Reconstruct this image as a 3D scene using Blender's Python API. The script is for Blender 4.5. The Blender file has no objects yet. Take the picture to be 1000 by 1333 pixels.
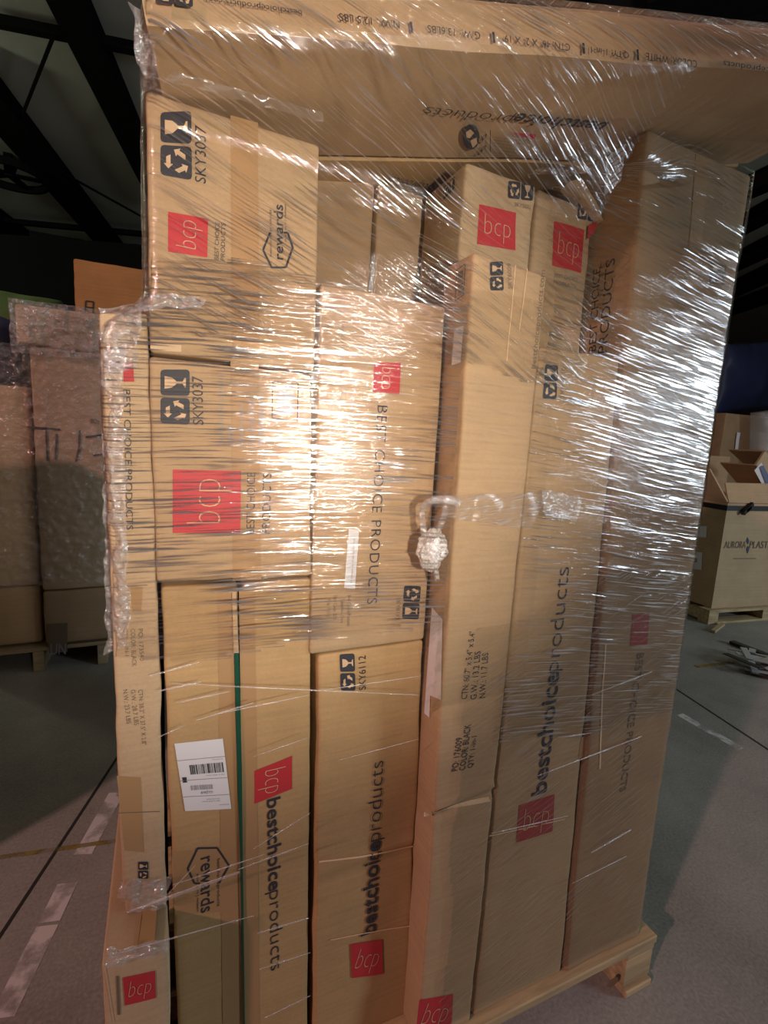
import bpy, bmesh, math, random
from mathutils import Vector, Matrix, noise
random.seed(7)
sc = bpy.context.scene
COL = sc.collection

# ------------------------------------------------------------------ camera
F = 650.0; CX, CY = 500.0, 666.5; H = 1.385
zd = Vector((276 - CX, 4900 - CY, F)).normalized()              # image direction of "down"
_x = 210 - CX
D = Vector((_x, -(_x * zd.x + F * zd.z) / zd.y, F)).normalized()  # image direction of world +Y
R = zd.cross(D).normalized()                                     # image direction of world +X
cam = bpy.data.cameras.new('camera'); camo = bpy.data.objects.new('camera', cam); COL.objects.link(camo)
ir, idn, ifw = [Vector((R[i], D[i], -zd[i])) for i in range(3)]
M3 = Matrix((ir, -idn, -ifw)).transposed()
camo.matrix_world = Matrix.Translation((0, 0, H)) @ M3.to_4x4()
cam.sensor_fit = 'VERTICAL'; cam.sensor_height = 36; cam.lens = F / 1333 * 36
cam.clip_start = .02; cam.clip_end = 200
sc.camera = camo

# ------------------------------------------------------------------ world, lamps, exposure
w = bpy.data.worlds.new('world'); sc.world = w; w.use_nodes = True
w.node_tree.nodes['Background'].inputs[0].default_value = (.75, .85, .8, 1)
w.node_tree.nodes['Background'].inputs[1].default_value = .012
vs = sc.view_settings
vs.view_transform = 'Standard'; vs.look = 'None'; vs.gamma = 1; vs.use_curve_mapping = False; vs.exposure = 0.0
sc.cycles.transparent_max_bounces = 24
sc.cycles.use_denoising = True

def lamp(name, kind, loc, target, energy, color, **kw):
    l = bpy.data.lights.new(name, kind); l.energy = energy; l.color = color
    for k, v in kw.items(): setattr(l, k, v)
    o = bpy.data.objects.new(name, l); COL.objects.link(o); o.location = loc
    o.rotation_euler = (Vector(target) - Vector(loc)).to_track_quat('-Z', 'Y').to_euler()
    return o
# warm hand-held work light in front of the load, pinkish lamp far to the left, dock door daylight on the right, two unseen fill points added to brighten the ceiling
lamp('work_light', 'SPOT', (.25, -.50, 1.40), (.19, .75, 1.48), 82, (1, .89, .75), spot_size=math.radians(70), spot_blend=1.0, shadow_soft_size=.03)
lamp('left_lamp', 'SPOT', (-6.3, -2.4, 4.8), (.6, 1.4, .3), 1050, (1, .55, .50), spot_size=math.radians(100), spot_blend=.5, shadow_soft_size=.14)
lamp('dock_door', 'AREA', (6.7, -3.3, 2.0), (.9, .72, 1.3), 155, (.80, .93, 1), shape='RECTANGLE', size=1.1, size_y=1.6)
lamp('ceiling_fill', 'POINT', (-4.8, 7.5, 4.9), (0, 0, 0), 100, (.9, 1, .74), shadow_soft_size=.25)
lamp('ceiling_fill', 'POINT', (7.0, -.5, 4.9), (0, 0, 0), 50, (.9, 1, .80), shadow_soft_size=.25)

# ------------------------------------------------------------------ helpers
def ray(u, v):
    r = Vector((u - CX, v - CY, F)); return Vector((r.dot(R), r.dot(D), -r.dot(zd)))
O = Vector((0, 0, H))
def atY(u, v, y): r = ray(u, v); return O + r * (y / r.y)
def atX(u, v, x): r = ray(u, v); return O + r * (x / r.x)
def atZ(u, v, z): r = ray(u, v); return O + r * ((z - H) / r.z)
def atP(u, v, p0, n): r = ray(u, v); return O + r * ((Vector(p0) - O).dot(n) / r.dot(n))

def tag(o, label=None, cat=None, group=None, kind=None):
    for k, v in (('label', label), ('category', cat), ('group', group), ('kind', kind)):
        if v: o[k] = v
    return o
def empty(name, loc=(0, 0, 0)):
    o = bpy.data.objects.new(name, None); COL.objects.link(o); o.location = loc; o.empty_display_size = .05; return o
def mk(name, verts, faces, mat, parent=None, smooth=False, uvs=None):
    """mesh given in world coordinates, parented to an Empty/mesh that carries only a translation chain"""
    off = Vector((0, 0, 0)); q = parent
    while q is not None: off += q.location; q = q.parent
    if parent is None:
        xs = [v[0] for v in verts]; ys = [v[1] for v in verts]; zs = [v[2] for v in verts]
        loc = Vector(((min(xs) + max(xs)) / 2, (min(ys) + max(ys)) / 2, min(zs)))
    else: loc = Vector((0, 0, 0))
    sub = off + loc
    me = bpy.data.meshes.new(name); me.from_pydata([tuple(Vector(v) - sub) for v in verts], [], faces)
    if uvs:
        ul = me.uv_layers.new(name='UVMap')
        for l in me.loops: ul.data[l.index].uv = uvs[l.vertex_index]
    if smooth:
        for p in me.polygons: p.use_smooth = True
    me.materials.append(mat); me.update()
    o = bpy.data.objects.new(name, me); COL.objects.link(o); o.parent = parent; o.location = loc
    return o
def fixn(o):
    bm = bmesh.new(); bm.from_mesh(o.data); bmesh.ops.recalc_face_normals(bm, faces=bm.faces); bm.to_mesh(o.data); bm.free(); return o

# ------------------------------------------------------------------ materials
def newmat(name):
    m = bpy.data.materials.new(name); m.use_nodes = True; nt = m.node_tree
    return m, nt, nt.nodes['Principled BSDF'], nt.nodes['Material Output']
def N(nt, t, **kw):
    n = nt.nodes.new(t)
    for k, v in kw.items():
        if k.startswith('i_'):
            key = k[2:]; n.inputs[int(key) if key.isdigit() else key].default_value = v
        else: setattr(n, k, v)
    return n
def plain(name, col, rough=.6, metal=0, spec=.4):
    m, nt, b, o = newmat(name); b.inputs['Base Color'].default_value = (*col, 1); b.inputs['Roughness'].default_value = rough
    b.inputs['Metallic'].default_value = metal; b.inputs['Specular IOR Level'].default_value = spec; return m
def cardboard(name, c, var=.16, flute=(1, 1, 60)):
    m, nt, b, o = newmat(name); L = nt.links.new
    tc = N(nt, 'ShaderNodeTexCoord')
    n1 = N(nt, 'ShaderNodeTexNoise', i_Scale=5.0, i_Detail=6.0, i_Roughness=.65)
    n2 = N(nt, 'ShaderNodeTexNoise', i_Scale=1.0, i_Detail=3.0)
    mp = N(nt, 'ShaderNodeMapping'); mp.inputs['Scale'].default_value = (flute[0] * 2.5, flute[1] * 2.5, flute[2] * 2.5)
    n3 = N(nt, 'ShaderNodeTexNoise', i_Scale=260.0, i_Detail=2.0)
    L(tc.outputs['Object'], n1.inputs['Vector']); L(tc.outputs['Object'], mp.inputs['Vector']); L(mp.outputs[0], n2.inputs['Vector']); L(tc.outputs['Object'], n3.inputs['Vector'])
    a = N(nt, 'ShaderNodeMath', operation='MULTIPLY_ADD'); a.inputs[1].default_value = .5; L(n1.outputs[0], a.inputs[0])
    a2 = N(nt, 'ShaderNodeMath', operation='MULTIPLY_ADD'); a2.inputs[1].default_value = .3; L(n2.outputs[0], a2.inputs[0]); L(a2.outputs[0], a.inputs[2])
    a3 = N(nt, 'ShaderNodeMath', operation='MULTIPLY'); a3.inputs[1].default_value = .2; L(n3.outputs[0], a3.inputs[0]); L(a3.outputs[0], a2.inputs[2])
    r = N(nt, 'ShaderNodeValToRGB'); e = r.color_ramp.elements
    e[0].position = .3; e[0].color = (*[x * (1 - var * 1.3) for x in c], 1); e[1].position = .7; e[1].color = (*[x * (1 + var) for x in c], 1)
    L(a.outputs[0], r.inputs[0]); L(r.outputs[0], b.inputs['Base Color'])
    b.inputs['Roughness'].default_value = .72; b.inputs['Specular IOR Level'].default_value = .22
    bp = N(nt, 'ShaderNodeBump', i_Strength=.25, i_Distance=.001); L(n2.outputs[0], bp.inputs['Height']); L(bp.outputs[0], b.inputs['Normal'])
    return m
TAN = (.46, .32, .19)
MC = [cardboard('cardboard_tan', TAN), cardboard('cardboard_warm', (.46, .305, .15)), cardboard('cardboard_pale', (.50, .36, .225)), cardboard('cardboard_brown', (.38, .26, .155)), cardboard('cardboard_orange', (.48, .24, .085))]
M_TAPE = plain('packing_tape', (.40, .245, .12), .55, 0, .3)
M_TAPEC = plain('clear_tape', (.56, .40, .24), .25, 0, .5)
M_INK = plain('black_ink', (.035, .036, .046), .6)
M_INKF = plain('faded_ink', (.17, .125, .085), .6)
M_RED = plain('red_ink', (.50, .035, .045), .55)
M_REDF = plain('faded_red_ink', (.34, .055, .05), .6)
M_KO = plain('knocked_out_board', (.60, .42, .26), .6)
M_WHITE = plain('label_paper', (.74, .74, .78), .5)
M_GREY = plain('grey_print', (.30, .30, .34), .6)
M_EDGE = plain('crease_board', (.80, .58, .36), .7)
M_DARK = plain('dark_seam', (.05, .03, .018), .9)
M_GREEN = plain('green_strap', (.008, .07, .045), .35)
M_BLACK = plain('black_plastic', (.012, .012, .014), .5)

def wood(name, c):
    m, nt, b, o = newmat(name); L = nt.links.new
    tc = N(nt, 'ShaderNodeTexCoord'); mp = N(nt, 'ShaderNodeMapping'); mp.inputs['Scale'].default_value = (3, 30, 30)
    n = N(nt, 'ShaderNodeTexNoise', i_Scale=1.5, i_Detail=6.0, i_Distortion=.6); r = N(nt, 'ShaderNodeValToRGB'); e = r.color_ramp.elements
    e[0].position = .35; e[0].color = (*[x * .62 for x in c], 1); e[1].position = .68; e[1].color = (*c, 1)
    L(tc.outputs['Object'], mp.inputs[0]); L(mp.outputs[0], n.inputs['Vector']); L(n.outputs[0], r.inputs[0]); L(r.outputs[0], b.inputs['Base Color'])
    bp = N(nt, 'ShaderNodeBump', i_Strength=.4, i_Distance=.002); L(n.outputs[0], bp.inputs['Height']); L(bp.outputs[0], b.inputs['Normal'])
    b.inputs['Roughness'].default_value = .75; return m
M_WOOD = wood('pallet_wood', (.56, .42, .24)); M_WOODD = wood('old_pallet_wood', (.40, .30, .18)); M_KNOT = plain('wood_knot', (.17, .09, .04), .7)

def film(name, ang, along, across, base, streak, bump, rough=.11, haze=.18, tint=(.965, .955, .94), wobble=.006, lo=.53):
    """clear stretch film: mostly transparent, fine taut ridges running at an angle catch the lamps"""
    m, nt, b, out = newmat(name); nt.nodes.remove(b); L = nt.links.new
    uv = N(nt, 'ShaderNodeUVMap'); mp = N(nt, 'ShaderNodeMapping'); mp.inputs['Rotation'].default_value = (0, 0, ang)
    sp = N(nt, 'ShaderNodeMapping'); sp.inputs['Scale'].default_value = (along, across, 1)
    wob = N(nt, 'ShaderNodeTexNoise', i_Scale=3.0, i_Detail=2.0)
    wm = N(nt, 'ShaderNodeVectorMath', operation='MULTIPLY_ADD'); wm.inputs[1].default_value = (.03, wobble, 0)
    L(uv.outputs[0], mp.inputs[0]); L(mp.outputs[0], wob.inputs['Vector']); L(wob.outputs['Color'], wm.inputs[0]); L(mp.outputs[0], wm.inputs[2]); L(wm.outputs[0], sp.inputs[0])
    n1 = N(nt, 'ShaderNodeTexNoise', i_Scale=1.0, i_Detail=4.0, i_Roughness=.6); L(sp.outputs[0], n1.inputs['Vector'])
    sp2 = N(nt, 'ShaderNodeMapping'); sp2.inputs['Scale'].default_value = (along * .45, across * .22, 1); L(wm.outputs[0], sp2.inputs[0])
    n2 = N(nt, 'ShaderNodeTexNoise', i_Scale=1.0, i_Detail=3.0); L(sp2.outputs[0], n2.inputs['Vector'])
    patch = N(nt, 'ShaderNodeTexNoise', i_Scale=5.0, i_Detail=2.0); L(uv.outputs[0], patch.inputs['Vector'])
    hsum = N(nt, 'ShaderNodeMath', operation='MULTIPLY_ADD'); hsum.inputs[1].default_value = 1.3; L(n2.outputs[0], hsum.inputs[0]); L(n1.outputs[0], hsum.inputs[2])
    bp = N(nt, 'ShaderNodeBump', i_Strength=1.0, i_Distance=bump); L(hsum.outputs[0], bp.inputs['Height'])
    gl = N(nt, 'ShaderNodeBsdfGlossy', i_Roughness=rough); gl.inputs['Color'].default_value = (.95, .96, 1, 1); L(bp.outputs[0], gl.inputs['Normal'])
    df = N(nt, 'ShaderNodeBsdfDiffuse'); df.inputs['Color'].default_value = (.75, .74, .76, 1)
    tr = N(nt, 'ShaderNodeBsdfTransparent'); tr.inputs['Color'].default_value = (*tint, 1)
    gd = N(nt, 'ShaderNodeMixShader'); gd.inputs[0].default_value = haze; L(gl.outputs[0], gd.inputs[1]); L(df.outputs[0], gd.inputs[2])
    sp3 = N(nt, 'ShaderNodeMapping'); sp3.inputs['Scale'].default_value = (along * 3, across * 1.1, 1); L(wm.outputs[0], sp3.inputs[0])
    n3 = N(nt, 'ShaderNodeTexNoise', i_Scale=1.0, i_Detail=2.0); L(sp3.outputs[0], n3.inputs['Vector'])
    rp = N(nt, 'ShaderNodeMapRange', i_1=lo, i_2=lo + .13, i_3=0.0, i_4=streak); L(n3.outputs[0], rp.inputs[0])
    pr = N(nt, 'ShaderNodeMapRange', i_1=.38, i_2=.62, i_3=.25, i_4=1.0); L(patch.outputs[0], pr.inputs[0])
    mu = N(nt, 'ShaderNodeMath', operation='MULTIPLY'); L(rp.outputs[0], mu.inputs[0]); L(pr.outputs[0], mu.inputs[1])
    lw = N(nt, 'ShaderNodeLayerWeight', i_Blend=.12); lm = N(nt, 'ShaderNodeMath', operation='MULTIPLY_ADD'); lm.inputs[1].default_value = .5; lm.inputs[2].default_value = base; L(lw.outputs['Fresnel'], lm.inputs[0])
    ad = N(nt, 'ShaderNodeMath', operation='ADD', use_clamp=True); L(lm.outputs[0], ad.inputs[0]); L(mu.outputs[0], ad.inputs[1])
    mx = N(nt, 'ShaderNodeMixShader'); L(ad.outputs[0], mx.inputs[0]); L(tr.outputs[0], mx.inputs[1]); L(gd.outputs[0], mx.inputs[2]); L(mx.outputs[0], out.inputs[0])
    return m
def crumple_mat(name, fac, haze, col=(.85, .84, .87), scale=90, bump=.006):
    m, nt, b, out = newmat(name); nt.nodes.remove(b); L = nt.links.new
    tc = N(nt, 'ShaderNodeTexCoord'); v = N(nt, 'ShaderNodeTexVoronoi', i_Scale=scale); v.feature = 'SMOOTH_F1'; L(tc.outputs['Object'], v.inputs['Vector'])
    n = N(nt, 'ShaderNodeTexNoise', i_Scale=scale * 1.3, i_Detail=3.0); L(tc.outputs['Object'], n.inputs['Vector'])
    a = N(nt, 'ShaderNodeMath', operation='ADD'); L(v.outputs['Distance'], a.inputs[0]); L(n.outputs[0], a.inputs[1])
    bp = N(nt, 'ShaderNodeBump', i_Strength=1.0, i_Distance=bump); L(a.outputs[0], bp.inputs['Height'])
    gl = N(nt, 'ShaderNodeBsdfGlossy', i_Roughness=.12); L(bp.outputs[0], gl.inputs['Normal'])
    df = N(nt, 'ShaderNodeBsdfDiffuse'); df.inputs['Color'].default_value = (*col, 1); L(bp.outputs[0], df.inputs['Normal'])
    tr = N(nt, 'ShaderNodeBsdfTransparent'); gd = N(nt, 'ShaderNodeMixShader'); gd.inputs[0].default_value = haze
    L(gl.outputs[0], gd.inputs[1]); L(df.outputs[0], gd.inputs[2])
    f = N(nt, 'ShaderNodeMapRange', i_1=.35, i_2=.65, i_3=fac * .45, i_4=fac); L(n.outputs[0], f.inputs[0])
    mx = N(nt, 'ShaderNodeMixShader'); L(f.outputs[0], mx.inputs[0]); L(tr.outputs[0], mx.inputs[1]); L(gd.outputs[0], mx.inputs[2]); L(mx.outputs[0], out.inputs[0])
    return m
M_FILM_H = film('film_level', math.radians(3), 3, 260, .035, .85, .0009, rough=.085, haze=.10, lo=.50)
M_FILM_D = film('film_falling', math.radians(27), 3, 240, .03, .75, .0019, rough=.08, wobble=.03, haze=.10)
M_FILM_R = film('film_right', math.radians(8), 3, 230, .02, .80, .0008, rough=.08, haze=.05, wobble=.015)
M_FILM_U = film('film_rising', math.radians(-24), 3, 220, .02, .36, .0013, rough=.10, haze=.08)
M_FILM_C = film('film_clear', math.radians(5), 5, 200, .015, .10, .0008, rough=.2)
M_STRAND = film('film_strand', 0, 4, 500, .38, .5, .001, rough=.25, haze=.5)
M_CRUM = crumple_mat('film_crumpled', .55, .45)
M_KNOTF = crumple_mat('film_knotted', .93, .72, (1, .98, .98), scale=330, bump=.0009)
M_VEIL = film('film_veil', math.radians(-6), 8, 200, .10, .35, .0012, rough=.2, haze=.5)

def concrete():
    m, nt, b, o = newmat('concrete_floor'); L = nt.links.new
    tc = N(nt, 'ShaderNodeTexCoord'); n1 = N(nt, 'ShaderNodeTexNoise', i_Scale=1.3, i_Detail=8.0, i_Roughness=.65); n2 = N(nt, 'ShaderNodeTexNoise', i_Scale=110.0, i_Detail=3.0)
    L(tc.outputs['Object'], n1.inputs['Vector']); L(tc.outputs['Object'], n2.inputs['Vector'])
    a = N(nt, 'ShaderNodeMath', operation='MULTIPLY_ADD'); a.inputs[1].default_value = .35; L(n2.outputs[0], a.inputs[0])
    a2 = N(nt, 'ShaderNodeMath', operation='MULTIPLY'); a2.inputs[1].default_value = .65; L(n1.outputs[0], a2.inputs[0]); L(a2.outputs[0], a.inputs[2])
    r = N(nt, 'ShaderNodeValToRGB'); e = r.color_ramp.elements; e[0].position = .35; e[0].color = (.22, .21, .20, 1); e[1].position = .65; e[1].color = (.42, .40, .38, 1)
    L(a.outputs[0], r.inputs[0]); L(r.outputs[0], b.inputs['Base Color']); b.inputs['Roughness'].default_value = .8; b.inputs['Specular IOR Level'].default_value = .25
    bp = N(nt, 'ShaderNodeBump', i_Strength=.3, i_Distance=.003); L(n2.outputs[0], bp.inputs['Height']); L(bp.outputs[0], b.inputs['Normal']); return m
def worn_paint(name, c, lo=.45, hi=.6):
    m, nt, b, out = newmat(name); L = nt.links.new; b.inputs['Base Color'].default_value = (*c, 1); b.inputs['Roughness'].default_value = .7
    tc = N(nt, 'ShaderNodeTexCoord'); n = N(nt, 'ShaderNodeTexNoise', i_Scale=16.0, i_Detail=5.0); L(tc.outputs['Object'], n.inputs['Vector'])
    mr = N(nt, 'ShaderNodeMapRange', i_1=lo, i_2=hi, i_3=.92, i_4=.12); L(n.outputs[0], mr.inputs[0]); L(mr.outputs[0], b.inputs['Alpha']); return m
M_FLOOR = concrete()

# ------------------------------------------------------------------ the building
def slab(name, x0, x1, y0, y1, z0, z1, mat, parent=None):
    v = [(x, y, z) for z in (z0, z1) for y in (y0, y1) for x in (x0, x1)]
    f = [(0, 2, 3, 1), (4, 5, 7, 6), (0, 1, 5, 4), (2, 6, 7, 3), (0, 4, 6, 2), (1, 3, 7, 5)]
    return mk(name, v, f, mat, parent)
def oriented(name, a, b, wid, hgt, mat, parent=None, up=(0, 0, 1), bevel=0):
    """a beam from a to b"""
    a = Vector(a); b = Vector(b); d = (b - a).normalized(); s = d.cross(Vector(up)).normalized(); t = s.cross(d)
    v = [p + s * (i * wid / 2) + t * (j * hgt / 2) for p in (a, b) for j in (-1, 1) for i in (-1, 1)]
    f = [(0, 2, 3, 1), (4, 5, 7, 6), (0, 1, 5, 4), (2, 6, 7, 3), (0, 4, 6, 2), (1, 3, 7, 5)]
    return fixn(mk(name, v, f, mat, parent))
floor = tag(slab('floor', -14, 24, -10, 16, -.2, 0, M_FLOOR), kind='structure')
M_ROOF = plain('roof_sheet', (.52, .53, .46), .8); M_STEEL = plain('roof_steel', (.012, .012, .012), 1.0, 0, 0); M_WALLD = plain('wall_sheet', (.05, .05, .052), .8)
ceiling = tag(slab('ceiling', -14, 24, -10, 16, 6.0, 6.15, M_ROOF), kind='structure')
tag(slab('wall_back', -14, 24, 16, 16.2, 0, 6.0, M_WALLD), kind='structure')
tag(slab('wall_left', -14.2, -14, -10, 16, 0, 6.0, M_WALLD), kind='structure')
tag(slab('wall_right', 24, 24.2, -10, 16, 0, 6.0, M_WALLD), kind='structure')
def beam(u0, v0, u1, v1, wid, h=.28, z=5.85, name='beam', ext=0):
    a, b = atZ(u0, v0, z), atZ(u1, v1, z); d = (b - a) * ext
    return oriented(name, a - d, b + d, wid, h, M_STEEL, ceiling)
beam(90, 0, 192, 222, .36, ext=.25); beam(0, 142, 160, 338, .50, ext=.2); beam(0, 290, 55, 330, .55, ext=.3)
beam(0, 28, 185, 65, .11, .1, 5.8, 'pipe', .3); beam(0, 287, 190, 305, .12, .1, 5.8, 'pipe', .3)
beam(70, 46, 27, 155, .035, .03, 5.75, 'tie_rod'); beam(80, 224, 190, 285, .03, .03, 5.75, 'tie_rod')
for p in ((415, 0, 300, -70), (700, -10, 900, 60), (880, 0, 1000, -40), (1010, 20, 870, 55)): beam(*p, .55, ext=.3)
for v0, v1, wd in ((252, 232, .3), (298, 274, .32), (342, 320, .4), (376, 355, .45), (400, 384, .5)): beam(957, v0, 1002, v1, wd, ext=.8)
fan = atZ(12, 232, 5.6)
fv = []; ff = []
for k in range(28):
    a = k * math.tau / 28
    for r_, z_ in ((.62, 0), (.55, 0), (.55, .12), (.62, .12)): fv.append((fan.x + math.cos(a) * r_, fan.y + math.sin(a) * r_, fan.z + z_))
for k in range(28):
    for j in range(4): ff.append((k * 4 + j, k * 4 + (j + 1) % 4, ((k + 1) % 28) * 4 + (j + 1) % 4, ((k + 1) % 28) * 4 + j))
fanroot = tag(empty('ceiling_fan', fan), 'round dark ventilation fan ring under the roof at the upper left', 'fan')
fixn(mk('fan_ring', fv, ff, M_STEEL, fanroot))
for k in range(5):
    a = k * math.tau / 5; oriented('fan_blade', fan + Vector((math.cos(a) * .06, math.sin(a) * .06, .06)), fan + Vector((math.cos(a) * .54, math.sin(a) * .54, .06)), .16, .02, M_STEEL, fanroot)
oriented('fan_mount', fan + Vector((0, 0, .02)), fan + Vector((0, 0, .4)), .12, .12, M_STEEL, fanroot, up=(0, 1, 0))

# painted line, joints on the floor
M_PAINT = worn_paint('worn_white_paint', (.75, .72, .74)); M_YEL = worn_paint('worn_yellow_paint', (.30, .23, .06), .4, .6); M_JOINT = plain('floor_joint', (.03, .028, .026), .9)
def floor_strip(name, pa, pb, wid, mat, z=.0012):
    a, b = Vector(pa), Vector(pb); d = (b - a).normalized(); s = Vector((d.y, -d.x, 0)) * wid / 2
    v = [a - s, b - s, b + s, a + s]; v = [Vector((p.x, p.y, zz)) for zz in (z - .001, z) for p in v]
    return fixn(mk(name, v, [(0, 1, 2, 3), (4, 5, 6, 7), (0, 1, 5, 4), (1, 2, 6, 5), (2, 3, 7, 6), (3, 0, 4, 7)], mat, floor))
def fz(u, v): p = atZ(u, v, 0); return Vector((p.x, p.y, 0))
for a, b in (((2, 1325), (62, 1205)), ((64, 1200), (88, 1150)), ((108, 1112), (152, 1032))): floor_strip('painted_dash', fz(*a), fz(*b), .055, M_PAINT)
floor_strip('expansion_joint', fz(-60, 1310), fz(160, 975), .010, M_JOINT)
floor_strip('expansion_joint', fz(862, 885), fz(1090, 1035), .012, M_JOINT)
floor_strip('painted_line', fz(-40, 1122), fz(170, 1092), .018, M_YEL, .0016)
floor_strip('painted_dash', fz(885, 930), fz(965, 975), .05, M_PAINT)
floor_strip('painted_line', fz(905, 868), fz(960, 862), .03, M_YEL, .0016)

# ------------------------------------------------------------------ cartons
def wob(x, z, seed=0.0, amp=.0022):
    return amp * (noise.noise(Vector((x * 7.0 + seed, z * 5.0, seed * 1.7))) + .5 * noise.noise(Vector((x * 17.0, z * 14.0 + seed, seed))))
class Carton: pass
def axis(L, r, step):
    n = max(2, int(round((L - 2 * r) / step)))
    return [0, r * .35] + [r + (L - 2 * r) * i / n for i in range(n + 1)] + [L - r * .35, L]
def carton(quad, y0, depth, label, mat, group=None, seed=1.0, amp=.0022, r=.006, step=.012, creases=(), lean=0.0, yaw=0.0, cat='carton', name='shipping_carton', bulge=.0):
    """quad: front corners (x,z) BL BR TR TL in metres at plane y0; the carton goes back by depth"""
    c = Carton(); BL, BR, TR, TL = [Vector((q[0], q[1])) for q in quad]; c.y0 = y0; c.seed = seed; c.amp = amp; c.lean = lean
    W = ((BR - BL).length + (TR - TL).length) / 2; Hh = ((TL - BL).length + (TR - BR).length) / 2
    xs, ys, zs = axis(W, r, step), axis(depth, r, .08), axis(Hh, r, step)
    idx = {}; verts = []; faces = []
    cx = (BL.x + BR.x) / 2; zc0 = BL.y
    c.cs = creases; c.W, c.H = W, Hh; c.yaw = yaw; c.cx = cx
    def warp(a, cdist, b):
        """a 0..W across, cdist 0..depth back, b 0..H up -> world"""
        s, t = a / W, b / Hh
        p = (BL * (1 - s) + BR * s) * (1 - t) + (TL * (1 - s) + TR * s) * t
        y = y0 + cdist + lean * (t)
        fr = max(0, 1 - cdist / max(depth, 1e-6))
        y += fr * surf(p.x, p.y, s, t)
        dx = wob(p.y * 1.3, p.x, seed + 5, amp * .9)
        x = p.x + dx
        if yaw:
            ox, oy = x - cx, y - y0; x = cx + ox * math.cos(yaw) - oy * math.sin(yaw); y = y0 + ox * math.sin(yaw) + oy * math.cos(yaw)
        return Vector((x, y, p.y + wob(p.x, p.y * 2, seed + 9, amp * .6)))
    def surf(x, z, s, t):
        d = wob(x, z, seed, amp) - bulge * 16 * s * (1 - s) * t * (1 - t)
        for (z0_, slope, am, wd) in creases:
            e = (z - z0_ - slope * (x - cx)) / wd
            if abs(e) < 4: d -= am * math.exp(-e * e)
        return d
    c.surf_at = lambda x, z: surf(x, z, min(1, max(0, (x - BL.x) / W)), min(1, max(0, (z - BL.y) / Hh)))
    def vert(i, j, k):
        key = (i, j, k)
        if key in idx: return idx[key]
        p = Vector((xs[i], ys[j], zs[k])); q = Vector((min(max(p.x, r), W - r), min(max(p.y, r), depth - r), min(max(p.z, r), Hh - r)))
        dv = p - q
        if dv.length > 1e-9: p = q + dv.normalized() * min(r, dv.length if (abs(dv.x) > 1e-9) + (abs(dv.y) > 1e-9) + (abs(dv.z) > 1e-9) == 1 else r)
        idx[key] = len(verts); verts.append(warp(p.x, p.y, p.z)); return idx[key]
    nx, ny, nz = len(xs) - 1, len(ys) - 1, len(zs) - 1
    for i in range(nx):
        for k in range(nz):
            faces.append((vert(i, 0, k), vert(i + 1, 0, k), vert(i + 1, 0, k + 1), vert(i, 0, k + 1)))
            faces.append((vert(i, ny, k), vert(i, ny, k + 1), vert(i + 1, ny, k + 1), vert(i + 1, ny, k)))
        for j in range(ny):
            faces.append((vert(i, j, 0), vert(i, j + 1, 0), vert(i + 1, j + 1, 0), vert(i + 1, j, 0)))
            faces.append((vert(i, j, nz), vert(i + 1, j, nz), vert(i + 1, j + 1, nz), vert(i, j + 1, nz)))
    for j in range(ny):
        for k in range(nz):
            faces.append((vert(0, j, k), vert(0, j, k + 1), vert(0, j + 1, k + 1), vert(0, j + 1, k)))
            faces.append((vert(nx, j, k), vert(nx, j + 1, k), vert(nx, j + 1, k + 1), vert(nx, j, k + 1)))
    root = empty(name, (cx, y0 + depth / 2, min(BL.y, BR.y))); c.root = root
    tag(root, label, cat, group)
    c.body = mk('carton_body', verts, faces, mat, root, smooth=True)
    c.quad = (BL, BR, TR, TL); c.depth = depth
    return c

# planes for print: a plane = (point, outward normal, displacement function or None)
def front(c, lift=.0010): return (Vector((0, c.y0, 0)), Vector((0, -1, 0)), c, lift)
def flat(p, n, lift=.0012): return (Vector(p), Vector(n).normalized(), None, lift)
def on(pl, u, v):
    return atP(u, v, pl[0], pl[1])
def settle(pl, p):
    q = p + pl[1] * pl[3]
    if pl[2] is not None:
        c = pl[2]; BL, BR, TR, TL = c.quad; t = (p.z - BL.y) / max(1e-6, TL.y - BL.y)
        q = q + Vector((0, c.surf_at(p.x, p.z) + c.lean * t + math.tan(c.yaw) * (p.x - c.cx), 0))
    return q
_fonts = {}
def text_geo(body, weight=0.0, spacing=1.0, res=3):
    key = (body, weight, spacing)
    if key in _fonts: return _fonts[key]
    cu = bpy.data.curves.new('t', 'FONT'); cu.body = body; cu.size = 1; cu.offset = weight; cu.resolution_u = res; cu.fill_mode = 'FRONT'; cu.space_character = spacing; cu.space_line = .95
    o = bpy.data.objects.new('t', cu); COL.objects.link(o)
    dg = bpy.context.evaluated_depsgraph_get(); me = bpy.data.meshes.new_from_object(o.evaluated_get(dg))
    v = [(p.co.x, p.co.y) for p in me.vertices]; f = [tuple(p.vertices) for p in me.polygons]
    bpy.data.objects.remove(o); bpy.data.curves.remove(cu); bpy.data.meshes.remove(me)
    x0, x1 = min(a for a, b in v), max(a for a, b in v); y0, y1 = min(b for a, b in v), max(b for a, b in v)
    g = ([((a - x0) / (x1 - x0), (b - y0) / (y1 - y0)) for a, b in v], f); _fonts[key] = g; return g
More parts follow.
